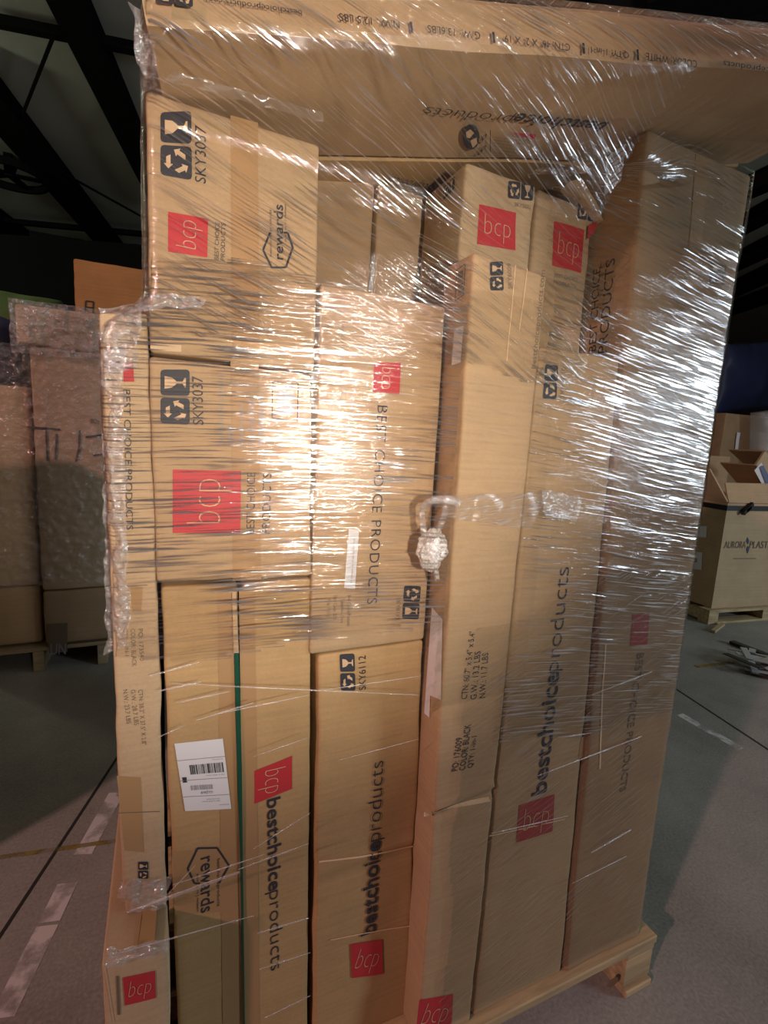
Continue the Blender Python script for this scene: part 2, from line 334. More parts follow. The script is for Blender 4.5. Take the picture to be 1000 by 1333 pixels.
def text(par, pl, body, a, b, hpx, mat=None, weight=0.0, spacing=1.0, name='printed_text', shear=None, side=None):
    """print body along pixel line a->b (centre line of the letters), letters hpx tall on the photo"""
    v, f = text_geo(body, weight, spacing); A, B = on(pl, *a), on(pl, *b)
    d = Vector((b[0] - a[0], b[1] - a[1])).normalized(); up = (d.y, -d.x)
    m_ = ((a[0] + b[0]) / 2, (a[1] + b[1]) / 2)
    U = on(pl, m_[0] + up[0] * hpx / 2, m_[1] + up[1] * hpx / 2) - on(pl, m_[0] - up[0] * hpx / 2, m_[1] - up[1] * hpx / 2)
    if shear is None:
        e = (B - A).normalized(); n = pl[1]; q = n.cross(e).normalized(); U = q * (1 if q.dot(U) > 0 else -1) * U.length
    vs = [settle(pl, A + (B - A) * s + U * (t - .5)) for s, t in v]
    return mk(name, vs, f, mat or M_INK, par)
def polypr(par, pl, pts, mat, name='printed_mark', extra=0.0, sub=1):
    """filled polygon given in photo pixels, laid on plane"""
    P = (pl[0], pl[1], pl[2], pl[3] + extra)
    if len(pts) == 4 and sub > 1:
        a, b, c_, d = [Vector((*p,)) for p in pts]; vs = []; fs = []
        for j in range(sub + 1):
            for i in range(sub + 1):
                s, t = i / sub, j / sub; q = (a * (1 - s) + b * s) * (1 - t) + (d * (1 - s) + c_ * s) * t; vs.append(settle(P, on(P, q.x, q.y)))
        for j in range(sub):
            for i in range(sub): k = j * (sub + 1) + i; fs.append((k, k + 1, k + sub + 2, k + sub + 1))
        return mk(name, vs, fs, mat, par)
    return mk(name, [settle(P, on(P, *p)) for p in pts], [tuple(range(len(pts)))], mat, par)
def lines(par, pl, segs, wpx, mat, name='printed_mark', extra=0.0):
    P = (pl[0], pl[1], pl[2], pl[3] + extra); vs = []; fs = []
    for (a, b) in segs:
        a, b = Vector(a), Vector(b); d = (b - a); 
        if d.length < 1e-6: continue
        n_ = max(1, int(d.length / 6)); d.normalize(); s = Vector((-d.y, d.x)) * wpx / 2; k = len(vs)
        for i in range(n_ + 1):
            q0 = a + (b - a) * (i / n_)
            for q in (q0 - s, q0 + s): vs.append(settle(P, on(P, q.x, q.y)))
        for i in range(n_): fs.append((k + 2 * i, k + 2 * i + 2, k + 2 * i + 3, k + 2 * i + 1))
    return mk(name, vs, fs, mat, par)
def frame2(quad):
    """unit square -> pixel map for a 4-corner pixel quad: origin, x-end, far corner, y-end"""
    a, b, c_, d = [Vector(q) for q in quad]
    return lambda s, t: ((a * (1 - s) + b * s) * (1 - t) + (d * (1 - s) + c_ * s) * t)
def logo(par, pl, quad, mat=None, letters='bcp', ko=None, lw=-.028):
    """red square; quad = bottom-left, bottom-right, top-right, top-left of the logo as read"""
    polypr(par, pl, quad, mat or M_RED, 'red_logo_square', sub=4)
    m = frame2(quad); a, b = m(.16, .46), m(.86, .46); q = m(.5, .2); h = (m(.5, .78) - m(.5, .12)).length
    P = (pl[0], pl[1], pl[2], pl[3] + .0008)
    text(par, P, letters, tuple(a), tuple(b), h, ko or M_KO, lw, 1.0, 'logo_letters')
def icons(par, pl, quad, mat=None, order='gr', split=True):
    """two rounded tiles (goblet + recycling arrows); quad as read: BL BR TR TL of the pair stacked along s"""
    mat = mat or M_INK; m = frame2(quad)
    for k, kind in enumerate(order):
        s0, s1 = k * .52, k * .52 + .48
        def mm(s, t): q = m(s0 + (s1 - s0) * s, t); return (q.x, q.y)
        rr = .12; pts = []
        for cx_, cy_, a0 in ((1 - rr, 1 - rr, 0), (rr, 1 - rr, 90), (rr, rr, 180), (1 - rr, rr, 270)):
            for a in (0, 45, 90): an = math.radians(a0 + a); pts.append(mm(cx_ + rr * math.cos(an), cy_ + rr * math.sin(an)))
        polypr(par, pl, pts, mat, 'icon_tile')
        P = (pl[0], pl[1], pl[2], pl[3] + .0007)
        if kind == 'g':
            vs = [(.26, .86), (.74, .86), (.70, .62), (.58, .48), (.54, .46), (.54, .24), (.68, .18), (.68, .13), (.32, .13), (.32, .18), (.46, .24), (.46, .46), (.42, .48), (.30, .62)]
            polypr(par, P, [mm(*q) for q in vs], M_KO, 'goblet_icon')
        else:
            for j in range(3):
                an = math.radians(90 + j * 120); 
                def rt(x, y): return mm(.5 + x * math.cos(an) - y * math.sin(an), .48 + x * math.sin(an) + y * math.cos(an))
                polypr(par, P, [rt(*q) for q in ((.20, -.20), (.34, -.12), (.34, .10), (.42, .10), (.27, .26), (.12, .10), (.20, .10), (.20, -.06))], M_KO, 'recycling_arrow')
def rewards(par, pl, m, mat=None):
    """hexagon with the word rewards; m maps read coordinates 0..1 to pixels"""
    mat = mat or M_INK; hx = [(.34, .02), (.04, .22), (.04, .62), (.30, .86), (.56, .66)]
    hx2 = [(.34, .02), (.56, .16), (.56, .27)]
    T = lambda q: tuple(m(*q))
    w_ = (Vector(m(.0, .5)) - Vector(m(.03, .5))).length
    lines(par, pl, [(T(a), T(b)) for h in (hx, hx2) for a, b in zip(h, h[1:])], max(1.2, w_), mat, 'hexagon_outline')
    text(par, pl, 'rewards', T((.16, .42)), T((.98, .42)), (Vector(m(.5, .30)) - Vector(m(.5, .56))).length, mat, .012)
    text(par, pl, 'bestchoiceproducts', T((.2, .64)), T((.9, .64)), (Vector(m(.5, .60)) - Vector(m(.5, .68))).length, mat)
    text(par, pl, 'save | earn | redeem', T((.42, .22)), T((.98, .22)), (Vector(m(.5, .19)) - Vector(m(.5, .26))).length, mat)
def brand(par, pl, a, b, hpx, mat=None, frac=.535):
    a, b = Vector(a), Vector(b); q = a + (b - a) * frac
    text(par, pl, 'bestchoice', tuple(a), tuple(q), hpx, mat, .018); 
    d = (b - a).normalized(); up = Vector((d.y, -d.x)); sh = -up * hpx * .12
    text(par, pl, 'products', tuple(q + d * 1.0 + sh), tuple(b + sh), hpx * 1.18, mat, -.012)
def barcode(par, pl, m, mat=None, n=22, rs=1):
    rnd = random.Random(rs); sg = []; s = 0
    T = lambda q: tuple(m(*q)); par_ = []
    vs = []; fs = []
    while s < .98:
        w_ = rnd.choice((.012, .02, .035)); g = rnd.choice((.012, .02, .03)); k = len(vs)
        for q in ((s, 0), (min(1, s + w_), 0), (min(1, s + w_), 1), (s, 1)): vs.append(settle(pl, on(pl, *T(q))))
        fs.append((k, k + 1, k + 2, k + 3)); s += w_ + g
    return mk('barcode', vs, fs, mat or M_INK, par)
def tape(par, pl, quad, mat=None, name='tape'): return polypr(par, pl, quad, mat or M_TAPE, name, extra=-.0004, sub=10)
def xz(u, v, y): p = atY(u, v, y); return (p.x, p.z)

GF = 'cartons stacked on the front pallet'
P0 = .145                                                             # pallet deck height
# --- two alike cartons at the upper left
YL = .785
SU = carton([(-.0135, 1.481), (.2215, 1.478), (.2195, 1.801), (-.012, 1.806)], YL, .80, 'tan carton at the top left with hexagon print, upper of two with goblet icons', MC[0], GF, 1.0)
pl = front(SU); r_ = SU.root
tape(r_, pl, [(300, 150), (336, 160), (338, 470), (302, 462)])
icons(r_, pl, [(250, 235), (249, 145), (209, 147), (209, 228)], order='rg')
text(r_, pl, 'SKY3037', (261, 238), (261, 165), 14)
logo(r_, pl, [(270, 335), (271, 285), (219, 276), (219, 328)])
text(r_, pl, 'BEST CHOICE', (282, 338), (283, 289), 5.5); text(r_, pl, 'PRODUCTS', (290, 339), (291, 290), 5.5)
rewards(r_, pl, lambda s, t: Vector((382 - 46 * t, 352 - 88 * s)))
tape(r_, pl, [(196, 447), (236, 449), (236, 458), (196, 456)], M_TAPEC)
SL = carton([(-.0095, 1.152), (.2255, 1.146), (.2165, 1.474), (-.0145, 1.4765)], YL, .80, 'tan carton at left with large red logo and barcode, below its twin', MC[0], GF, 2.0)
pl = front(SL); r_ = SL.root
tape(r_, pl, [(300, 470), (337, 472), (340, 754), (303, 756)])
icons(r_, pl, [(247, 553), (247, 481), (209, 481), (209, 551)], order='rg')
text(r_, pl, 'SKY3037', (258, 553), (257, 490), 14)
logo(r_, pl, [(313, 694), (314, 613), (225, 611), (225, 694)])
text(r_, pl, 'BEST CHOICE', (326, 695), (327, 615), 11); text(r_, pl, 'PRODUCTS', (346, 695), (348, 616), 11)
for i, (t_, l) in enumerate((('Best Choice Products (Importer)', 90), ('SKY3037', 25), ('Quanzhou, China', 52), ('Date Code: 07/2025', 60), ('BATCH/PO#: 15,535', 60))): text(r_, pl, t_, (288 + i * 13, 578), (288 + i * 13, 578 - l), 7, M_GREY)
lines(r_, pl, [((355, 497), (388, 499)), ((388, 499), (387, 549)), ((387, 549), (354, 544)), ((354, 544), (355, 497))], 1.2, M_INK, 'barcode_frame')
barcode(r_, pl, lambda s, t: Vector((359 + 24 * t, 540 - 38 * s)), M_GREY, rs=3)
# --- thin carton on edge at the far left
YT = .79
TH = carton([(-.0655, .600), (-.002, .596), (-.0165, 1.534), (-.0745, 1.527)], YT, .90, 'thin tall carton on edge at the far left, half covered by crumpled film', MC[2], GF, 3.0, amp=.004, r=.005)
pl = front(TH); r_ = TH.root
polypr(r_, pl, [(160, 470), (173, 470), (175, 497), (161, 497)], M_RED, 'red_logo_square')
text(r_, pl, 'BEST CHOICE PRODUCTS', (165, 507), (169, 690), 9)
for i, (t_, l) in enumerate((('PO: 173540', 42), ('COLOR: BLACK', 50), ('QTY: 1-IN-1', 36))): text(r_, pl, t_, (183 - i * 10, 818), (185 - i * 10, 818 + l), 6, M_INKF)
for i, (t_, l) in enumerate((('CTN: 38.2" X 37.5" X 2.8"', 72), ('G.W.: 28.7 LBS', 46), ('N.W.: 23.7 LBS', 44))): text(r_, pl, t_, (183 - i * 10, 898), (188 - i * 10, 898 + l), 6, M_INKF)
icons(r_, pl, [(193, 1122), (193, 1144), (180, 1144), (180, 1122)])
tape(r_, pl, [(170, 762), (186, 764), (184, 795), (172, 796)], M_TAPE)
tape(r_, pl, [(152, 1010), (183, 1012), (187, 1110), (163, 1108)], M_TAPE)
lines(r_, pl, [((140, 765), (192, 761))], 1.0, M_INKF, 'flap_seam'); lines(r_, pl, [((153, 1058), (208, 1056))], 1.0, M_INKF, 'flap_seam')
# --- small carton at the bottom left, standing forward
JB = carton([(-.091, P0), (-.001, P0), (-.0005, .588), (-.0895, .594)], .722, .45, 'pale carton with red logo at the bottom left corner, taped top showing', MC[2], GF, 4.0, amp=.003, r=.005)
pl = front(JB); r_ = JB.root
logo(r_, pl, [(163, 1308), (203, 1298), (202, 1262), (160, 1272)], M_RED)
lines(r_, pl, [((153, 1270), (155, 1320))], 3, M_INKF, 'printed_text'); lines(r_, pl, [((136, 1256), (148, 1330))], 1.0, M_KO, 'flap_seam')
pt = flat((0, 0, .5955), (0, 0, 1), .0018)
polypr(r_, pt, [(172, 1244), (200, 1240), (205, 1175), (183, 1178)], M_TAPE, 'tape'); lines(r_, pt, [((178, 1242), (187, 1178))], 1.0, M_DARK, 'flap_seam')
# --- two tall cartons below the left pair
YA = .793
LA = carton([(.016, P0), (.134, P0), (.1085, 1.139), (-.0035, 1.142)], YA, .88, 'tall narrow carton carrying a white shipping label with barcodes', MC[1], GF, 5.0)
pl = front(LA); r_ = LA.root
tape(r_, pl, [(283, 768), (306, 768), (312, 1333), (290, 1333)])
tape(r_, pl, [(224, 1108), (306, 1102), (308, 1186), (228, 1190)], M_TAPE)
ql = [(241, 1055), (301, 1052), (290, 961), (227, 967)]
polypr(r_, pl, ql, M_WHITE, 'shipping_label', extra=.0006, sub=4)
P2 = (pl[0], pl[1], pl[2], pl[3] + .0012); m = frame2([(227, 967), (290, 961), (301, 1052), (241, 1055)])
barcode(r_, P2, lambda s, t: m(.24 + .72 * s, .33 + .14 * t), rs=5); barcode(r_, P2, lambda s, t: m(.20 + .48 * s, .63 + .07 * t), M_GREY, rs=6)
polypr(r_, P2, [m(.05, .50), m(.14, .50), m(.14, .58), m(.05, .58)], M_INK, 'printed_mark')
for t0, sa, sb in ((.25, .0, 1), (.55, .0, 1), (.79, 0, 1)): lines(r_, P2, [(m(sa, t0), m(sb, t0))], .8, M_GREY, 'printed_rule')
text(r_, P2, '1G 6 2ZA4 99', tuple(m(.65, .74)), tuple(m(.40, .74)), 3.2, M_INK)
for t0, sa, sb in ((.28, .95, .72), (.50, .95, .55), (.84, .78, .5), (.87, .78, .4), (.93, .97, .75)): text(r_, P2, 'ship to dock return', tuple(m(sa, t0)), tuple(m(sb, t0)), 2.2, M_GREY)
rewards(r_, pl, lambda s, t: Vector((243 + 64 * t, 1100 + 88 * s)))
LB = carton([(.140, P0), (.252, P0), (.229, 1.140), (.1155, 1.139)], YA, .88, 'tall carton with red logo, right of the one with the white shipping label', MC[1], GF, 6.0)
pl = front(LB); r_ = LB.root
tape(r_, pl, [(311, 768), (332, 768), (338, 1333), (319, 1333)])
logo(r_, pl, [(331, 1003), (331, 1046), (380, 1026), (380, 983)])
brand(r_, pl, (356, 1038), (360, 1262), 17)
gp = [atY(u, v, YA - .004) for u, v in ((305, 850), (311, 850), (315, 1000), (316, 1120), (319, 1345), (317, 1345), (313, 1120), (309, 1000))]; gn = len(gp)
tag(fixn(mk('green_strap', gp + [p + Vector((0, .003, 0)) for p in gp], [tuple(range(gn)), tuple(range(gn, 2 * gn))] + [(i, (i + 1) % gn, gn + (i + 1) % gn, gn + i) for i in range(gn)], M_GREEN)), 'narrow green strip in the gap between the two tall cartons', 'strap')
polypr(r_, flat((0, YA - .004, 0), (0, -1, 0), 0), [(302, 770), (307, 770), (311, 850), (304, 850)], M_TAPEC, 'tape')
# --- middle column
NC = carton([(.262, P0), (.470, P0), (.451, 1.004), (.243, 1.003)], YL, .88, 'narrow upright carton with a lower red logo, crushed creases across it', MC[1], GF, 7.0, amp=.003,
            creases=((.574, .05, .0022, .012), (.548, .05, -.002, .012)), step=.008)
pl = front(NC, .0024); r_ = NC.root
icons(r_, pl, [(462, 898), (461, 850), (442, 851), (443, 898)], order='rg'); text(r_, pl, 'SKY6112', (471, 897), (471, 853), 9)
brand(r_, pl, (479, 1215), (491, 990), 18); logo(r_, pl, [(458, 1272), (498, 1266), (497, 1222), (456, 1228)], M_RED)
lines(r_, pl, [((415, 1121), (470, 1113)), ((470, 1113), (538, 1101))], 2.0, M_EDGE, 'crease'); lines(r_, pl, [((430, 1222), (536, 1203))], 1.2, M_EDGE, 'crease')
MD = carton([(.2275, 1.0055), (.451, 1.006), (.449, 1.608), (.2265, 1.612)], YL, .88, 'large middle carton with vertical brand lettering, behind the knotted film', MC[0], GF, 8.0)
pl = front(MD); r_ = MD.root
logo(r_, pl, [(487, 472), (485, 511), (520, 513), (522, 472)])
text(r_, pl, 'BEST CHOICE PRODUCTS', (498, 528), (484, 786), 13, None, -.004, 1.1)
icons(r_, pl, [(548, 763), (545, 806), (523, 805), (526, 762)], order='rg'); text(r_, pl, 'SKY8193', (519, 778), (517, 806), 5, M_INKF)
polypr(r_, pl, [(454, 688), (467, 690), (462, 767), (448, 765)], M_WHITE, 'paper_label', extra=.0004)
text(r_, (pl[0], pl[1], pl[2], pl[3] + .001), 'caution: keep this side up and handle with care', (461, 698), (457, 760), 3.2, M_GREY)
for i, (t_, l) in enumerate((('Best Choice Products', 40), ('Quanzhou, China', 36), ('Date Code: 2025', 32), ('PO# 173562', 28))): text(r_, pl, t_, (455 - i * 9, 775 + (i % 2) * 5), (454 - i * 9, 775 + l), 4.5, M_INKF)
text(r_, pl, 'bestchoiceproducts.com', (446, 418), (443, 522), 7, M_INKF)
# --- long square-section carton standing in front of the middle
EX = carton([(.462, P0), (.592, P0), (.606, 1.668), (.456, 1.681)], .72, .095, 'long slim square carton standing full height with size print', MC[0], GF, 9.0, amp=.003, step=.008,
            creases=((.70, .11, .005, .006), (.685, .11, -.005, .010)))
pl = front(EX); r_ = EX.root
icons(r_, pl, [(656, 378), (655, 340), (638, 341), (639, 378)], M_INK, order='rg'); text(r_, pl, 'SKY6009', (664, 376), (663, 343), 5, M_INKF)
text(r_, pl, 'bestchoiceproducts.com', (695, 480), (707, 352), 8, M_INKF)
for i, (t_, a, b) in enumerate((('CTN: 60.7" x 5.4" x 5.4"', (604, 910), (615, 822)), ('G.W.: 13.2 LBS', (616, 910), (622, 848)), ('N.W.: 11.7 LBS', (627, 908), (632, 850)))): text(r_, pl, t_, a, b, 7.5)
for i, (t_, a, b) in enumerate((('PO: 176009', (592, 1004), (598, 960)), ('COLOR: BLACK', (602, 1003), (609, 943)), ('QTY: 1-in-1', (613, 1000), (618, 958)))): text(r_, pl, t_, a, b, 7.5)
lines(r_, pl, [((551, 1058), (556, 1060)), ((556, 1060), (600, 1050)), ((600, 1050), (638, 1041))], 5, M_EDGE, 'crease')
logo(r_, pl, [(541, 1345), (587, 1338), (590, 1294), (546, 1302)], M_RED)
lines(r_, pl, [((671, 345), (660, 470))], .8, M_EDGE, 'crease'); lines(r_, pl, [((686, 350), (676, 430))], .8, M_EDGE, 'crease')
ps = flat((.4565, 0, 0), (-1, 0, 0), .0035)
polypr(r_, ps, [(594, 428), (606, 424), (602, 472), (590, 476)], M_WHITE, 'paper_label')
ps2 = flat((.459, 0, 0), (-1, 0, 0), .0030)
polypr(r_, ps2, [(564, 790), (578, 806), (576, 911), (562, 905), (561, 934), (554, 928)], M_WHITE, 'paper_label')
lines(r_, ps, [((597, 352), (608, 344)), ((608, 344), (606, 384)), ((606, 384), (595, 392)), ((595, 392), (597, 352))], 1, M_INK, 'barcode_frame'); barcode(r_, ps, lambda s, t: Vector((598.5 + 7 * t, 386 - 32 * s - 4 * t)), M_INK, rs=9)
# --- large carton and the tallest at the right
YF = .728
FB = carton([(.603, P0), (.853, P0), (.806, 1.555), (.610, 1.555)], YF, .95, 'big upright carton with long brand lettering and red logo, right of the long slim carton', MC[0], GF, 10.0)
pl = front(FB); r_ = FB.root
icons(r_, pl, [(724, 520), (726, 476), (709, 474), (706, 519)], M_INK, order='rg'); text(r_, pl, 'SKY7018', (731, 518), (733, 478), 6, M_INKF)
brand(r_, pl, (702, 1034), (733, 738), 19); logo(r_, pl, [(672, 1096), (719, 1082), (722, 1034), (676, 1048)], M_REDF)
lines(r_, pl, [((637, 1088), (735, 1066))], 1.2, M_EDGE, 'crease')
tape(r_, pl, [(757, 960), (768, 955), (764, 985), (753, 988)], M_TAPE)
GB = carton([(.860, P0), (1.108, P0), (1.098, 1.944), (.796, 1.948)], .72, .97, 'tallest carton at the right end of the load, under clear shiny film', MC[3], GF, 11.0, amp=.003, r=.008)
pl = front(GB); r_ = GB.root
tape(r_, pl, [(906, 200), (922, 208), (893, 560), (878, 560)])
polypr(r_, pl, [(823, 800), (845, 796), (842, 838), (820, 841)], M_REDF, 'red_logo_square')
text(r_, pl, 'BEST CHOICE PRODUCTS', (834, 850), (810, 1030), 8, M_INKF); icons(r_, pl, [(942, 372), (945, 346), (926, 340), (922, 368)], M_INKF, order='rg')
lines(r_, pl, [((788, 838), (780, 1000))], 2, M_EDGE, 'crease')
ps = flat((.7975, 0, 0), (-1, 0, 0), .004)
polypr(r_, ps, [(792, 206), (817, 188), (811, 236), (789, 256)], M_WHITE, 'paper_label', extra=.0005)
for k in range(6): lines(r_, (ps[0], ps[1], None, .006), [((795, 211 + k * 6.5), (814, 197 + k * 6.5))], 1, M_GREY, 'printed_rule')
text(r_, ps, 'BEST CHOICE', (773, 458), (779, 350), 9); text(r_, ps, 'PRODUCTS', (786, 460), (797, 338), 11)
# --- two cartons set back at the top
H1 = carton([(.489, 1.557), (.6415, 1.557), (.6435, 1.859), (.490, 1.861)], .82, .15, 'worn carton with upright red logo, set back just above the long slim carton', MC[2], GF, 12.0, amp=.004, r=.007)
pl = front(H1); r_ = H1.root
icons(r_, pl, [(661, 258), (693, 262), (694, 240), (662, 235)], M_INK, order='rg'); logo(r_, pl, [(621, 318), (671, 326), (672, 277), (624, 266)]); text(r_, pl, 'SKY5571', (670, 266), (690, 270), 5, M_INKF)
ps = flat((.4895, 0, 0), (-1, 0, 0), .005); icons(r_, ps, [(580, 262), (595, 246), (595, 230), (581, 244)], M_INK, order='rg')
H2 = carton([(.648, 1.557), (.796, 1.557), (.790, 1.842), (.647, 1.857)], .82, .18, 'dented carton with upright red logo and torn top flap, beside the tallest carton', MC[2], GF, 13.0, amp=.005, r=.007)
pl = front(H2); r_ = H2.root
icons(r_, pl, [(751, 284), (777, 290), (779, 268), (753, 262)], M_INK, order='rg'); logo(r_, pl, [(718, 346), (757, 355), (761, 299), (721, 288)])
text(r_, pl, 'BEST CHOICE', (722, 358), (753, 364), 5, M_INKF); text(r_, pl, 'PRODUCTS', (721, 367), (750, 373), 5, M_INKF)
polypr(r_, flat((0, .812, 0), (0, -1, 0), 0), [(766, 294), (778, 288), (774, 302), (765, 312)], M_RED, 'red_sticker')
a = [atY(u, v, .805) for u, v in ((742, 236), (758, 232), (768, 250), (776, 262), (786, 288), (780, 284), (768, 268), (756, 252))]
b = [p + Vector((.004, .03, -.004)) for p in a]; n_ = len(a)
fixn(mk('torn_flap', a + b, [tuple(range(n_)), tuple(range(n_, 2 * n_))] + [(i, (i + 1) % n_, n_ + (i + 1) % n_, n_ + i) for i in range(n_)], MC[2], r_))
# --- shadowed cartons at the back of the recess
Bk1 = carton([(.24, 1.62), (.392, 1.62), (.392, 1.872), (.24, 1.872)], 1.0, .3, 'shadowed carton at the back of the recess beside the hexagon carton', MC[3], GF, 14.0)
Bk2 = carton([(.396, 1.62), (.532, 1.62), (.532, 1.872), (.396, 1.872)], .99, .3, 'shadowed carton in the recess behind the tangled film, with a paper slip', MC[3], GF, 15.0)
pl = front(Bk2); polypr(Bk2.root, pl, [(553, 318), (562, 316), (562, 372), (553, 372)], M_WHITE, 'paper_label'); text(Bk2.root, pl, 'SKY', (577, 396), (579, 366), 9)
# --- the flat cartons on top
def slabcarton(corner, ex, ey, ez, label, mat, seed):
    """parallelepiped carton: corner + s*ex + t*ey + q*ez, lightly rounded"""
    corner, ex, ey, ez = map(Vector, (corner, ex, ey, ez)); rows = []
    n = 40; verts = []; faces = []
    prof = [(.0, .12), (.0, .88), (.012, 1), (.988, 1), (1, .88), (1, .12), (.988, 0), (.7, 0), (.45, 0), (.2, 0), (.012, 0)]
    for i in range(n + 1):
        s = i / n
        for t, q in prof:
            p = corner + ex * s + ey * t + ez * q
            p.z += .006 * noise.noise(Vector((s * 5, t * 3 + seed, q))) ; p.y += .004 * noise.noise(Vector((s * 6, q * 2, seed)))
            verts.append(p)
    m_ = len(prof)
    for i in range(n):
        for j in range(m_): faces.append((i * m_ + j, i * m_ + (j + 1) % m_, (i + 1) * m_ + (j + 1) % m_, (i + 1) * m_ + j))
    faces.append(tuple(range(m_))); faces.append(tuple(n * m_ + j for j in range(m_)))
    root = tag(empty('shipping_carton', corner + ex * .5 + ey * .5), label, 'carton', GF)
    fixn(mk('carton_body', verts, faces, mat, root, smooth=False)); return root
KC = Vector((-.009, .672, 1.810)); KE = Vector((.877, -.122, .152)); KE = KE * (1.168 / KE.length)
KD = Vector((.138, .99, 0)).normalized(); KD = (KD - KE.normalized() * KD.dot(KE.normalized())).normalized() * .27; KZ = KE.cross(KD).normalized(); KZ = KZ * .056
K1 = slabcarton(KC, KE, KD, KZ, 'thin flat carton lying across the top of the load, printed edge overhanging', MC[0], 3.0)
K2 = slabcarton(KC + KD * 1.06 + Vector((.0, 0, .004)), KE, KD * 1.55, KZ, 'second thin flat carton on top, behind the overhanging one', MC[1], 8.0)
nf = -KD.normalized(); nu = -KZ.normalized()
pl = flat(KC, nf, .007)
for t_, a, b in (('bestchoiceproducts', (1040, 101), (936, 86)), ('COLOR: WHITE', (902, 88), (836, 78)), ('|', (827, 76), (824, 76)), ('QTY: 1-in-1', (814, 76), (765, 69)), ('|', (757, 68), (754, 68)), ('CTN: 46" X 2" X 19"', (738, 67), (650, 55)), ('|', (641, 54), (638, 54)), ('G.W.: 13.6LBS', (622, 52), (554, 43)), ('|', (535, 41), (532, 41)), ('N.W.: 12.5 LBS', (518, 38), (440, 28)), ('bestchoiceproducts.com', (392, 22), (268, 4))):
    text(K1, pl, t_, a, b, 14 if t_ == '|' else 9.5, M_INK)
icons(K1, pl, [(252, 16), (206, 10), (206, -12), (252, -6)], M_INK, order='rg')
pu = flat(KC, nu, .007)
text(K1, pu, 'bestchoice', (785, 160), (668, 148), 13, M_INK, .018); text(K1, pu, 'products', (666, 148), (553, 136), 15, M_INK, -.012)
gv = [(613 + 11 * math.cos(a * math.tau / 20), 172 + 17 * math.sin(a * math.tau / 20)) for a in range(20)]
polypr(K1, pu, gv, M_INK, 'globe_mark')
polypr(K1, (pu[0], pu[1], None, .008), [(606, 165), (612, 161), (617, 166), (611, 173), (607, 172)], M_KO, 'globe_land'); polypr(K1, (pu[0], pu[1], None, .008), [(612, 176), (620, 172), (621, 180), (615, 186)], M_KO, 'globe_land')
polypr(K1, pu, [(662, 166), (698, 169), (696, 176)], M_RED, 'red_wedge')
for k in range(6): text(K1, pu, 'please recycle this carton', (684 - k * 3, 178 + k * 4), (642, 172 + k * 4), 2.4, M_INKF)
lines(K1, pu, [((638, 163), (638, 192))], 1, M_INK, 'printed_rule'); text(K1, pu, '8', (629, 190), (625, 190), 12, M_INK); text(K1, pu, '8', (630, 175), (626, 175), 12, M_INK)
text(K2, flat(KC + Vector((0, 0, .004)), nu, .008), 'bestchoiceproducts', (590, 244), (505, 226), 11, M_INK)

# ------------------------------------------------------------------ the pallet under the load
pal = tag(empty('wooden_pallet', (.54, 1.2, 0)), 'light wooden pallet carrying the film-wrapped load of cartons', 'pallet')
X0, X1 = -.10, 1.158
def plank(name, x0, x1, y0, y1, z0, z1, mat=M_WOOD, parent=pal, b=.003):
    o = slab(name, x0, x1, y0, y1, z0, z1, mat, parent)
    bm = bmesh.new(); bm.from_mesh(o.data); bmesh.ops.bevel(bm, geom=bm.edges[:], offset=b, segments=1, affect='EDGES'); bm.to_mesh(o.data); bm.free(); return o
for y in (.705, .86, 1.02, 1.18, 1.34, 1.50, 1.62): plank('deck_board', X0, X1, y, y + .10, .122, P0 - .001)
for x in (X0, .47, X1 - .10):
    plank('stringer_board', x, x + .10, .71, 1.71, .100, .1215)
    for y in (.712, 1.15, 1.60): plank('block', x, x + .10, y, y + .10, .0205, .0995)
    plank('bottom_board', x - .0, x + .095, .70, 1.70, .001, .020)
kn = atY(803, 1243, .7115); mk('knot', [Vector((kn.x + .02 * math.cos(a * .5236), .7112, .058 + .013 * math.sin(a * .5236))) for a in range(12)], [tuple(range(12))], M_KNOT, pal)

# ------------------------------------------------------------------ stretch film round the load
ALL = [SU, SL, TH, JB, LA, LB, NC, MD, EX, FB, GB, H1, H2]
def hull_profile(z, top=True):
    pts = [(-.078, 1.55), (1.108, 1.27)]
    for c in ALL:
        BL, BR, TR, TL = c.quad
        if BL.y - .004 <= z <= TL.y + .004:
            t = (z - BL.y) / (TL.y - BL.y); pts += [(BL.x * (1 - t) + TL.x * t, c.y0), (BR.x * (1 - t) + TR.x * t, c.y0)]
    for i in range(13 if top else 0):
        s = i / 12; p = KC + KE * s; top = p + KZ
        if p.z - .02 <= z <= top.z + .01: pts += [(p.x, p.y)]
    pts.sort(); h = []
    for p in pts:
        while len(h) >= 2 and (h[-1][0] - h[-2][0]) * (p[1] - h[-2][1]) - (h[-1][1] - h[-2][1]) * (p[0] - h[-2][0]) <= 0: h.pop()
        h.append(p)
    return h
NZ = 300; NXF = 190; ZB, ZT = .13, 2.07
HX = [-.100 + 1.225 * i / NXF for i in range(NXF + 1)]
def sample(h, x):
    if x <= h[0][0]: return h[0][1]
    for a, b in zip(h, h[1:]):
        if a[0] <= x <= b[0]: return a[1] if b[0] == a[0] else a[1] + (b[1] - a[1]) * (x - a[0]) / (b[0] - a[0])
    return h[-1][1]
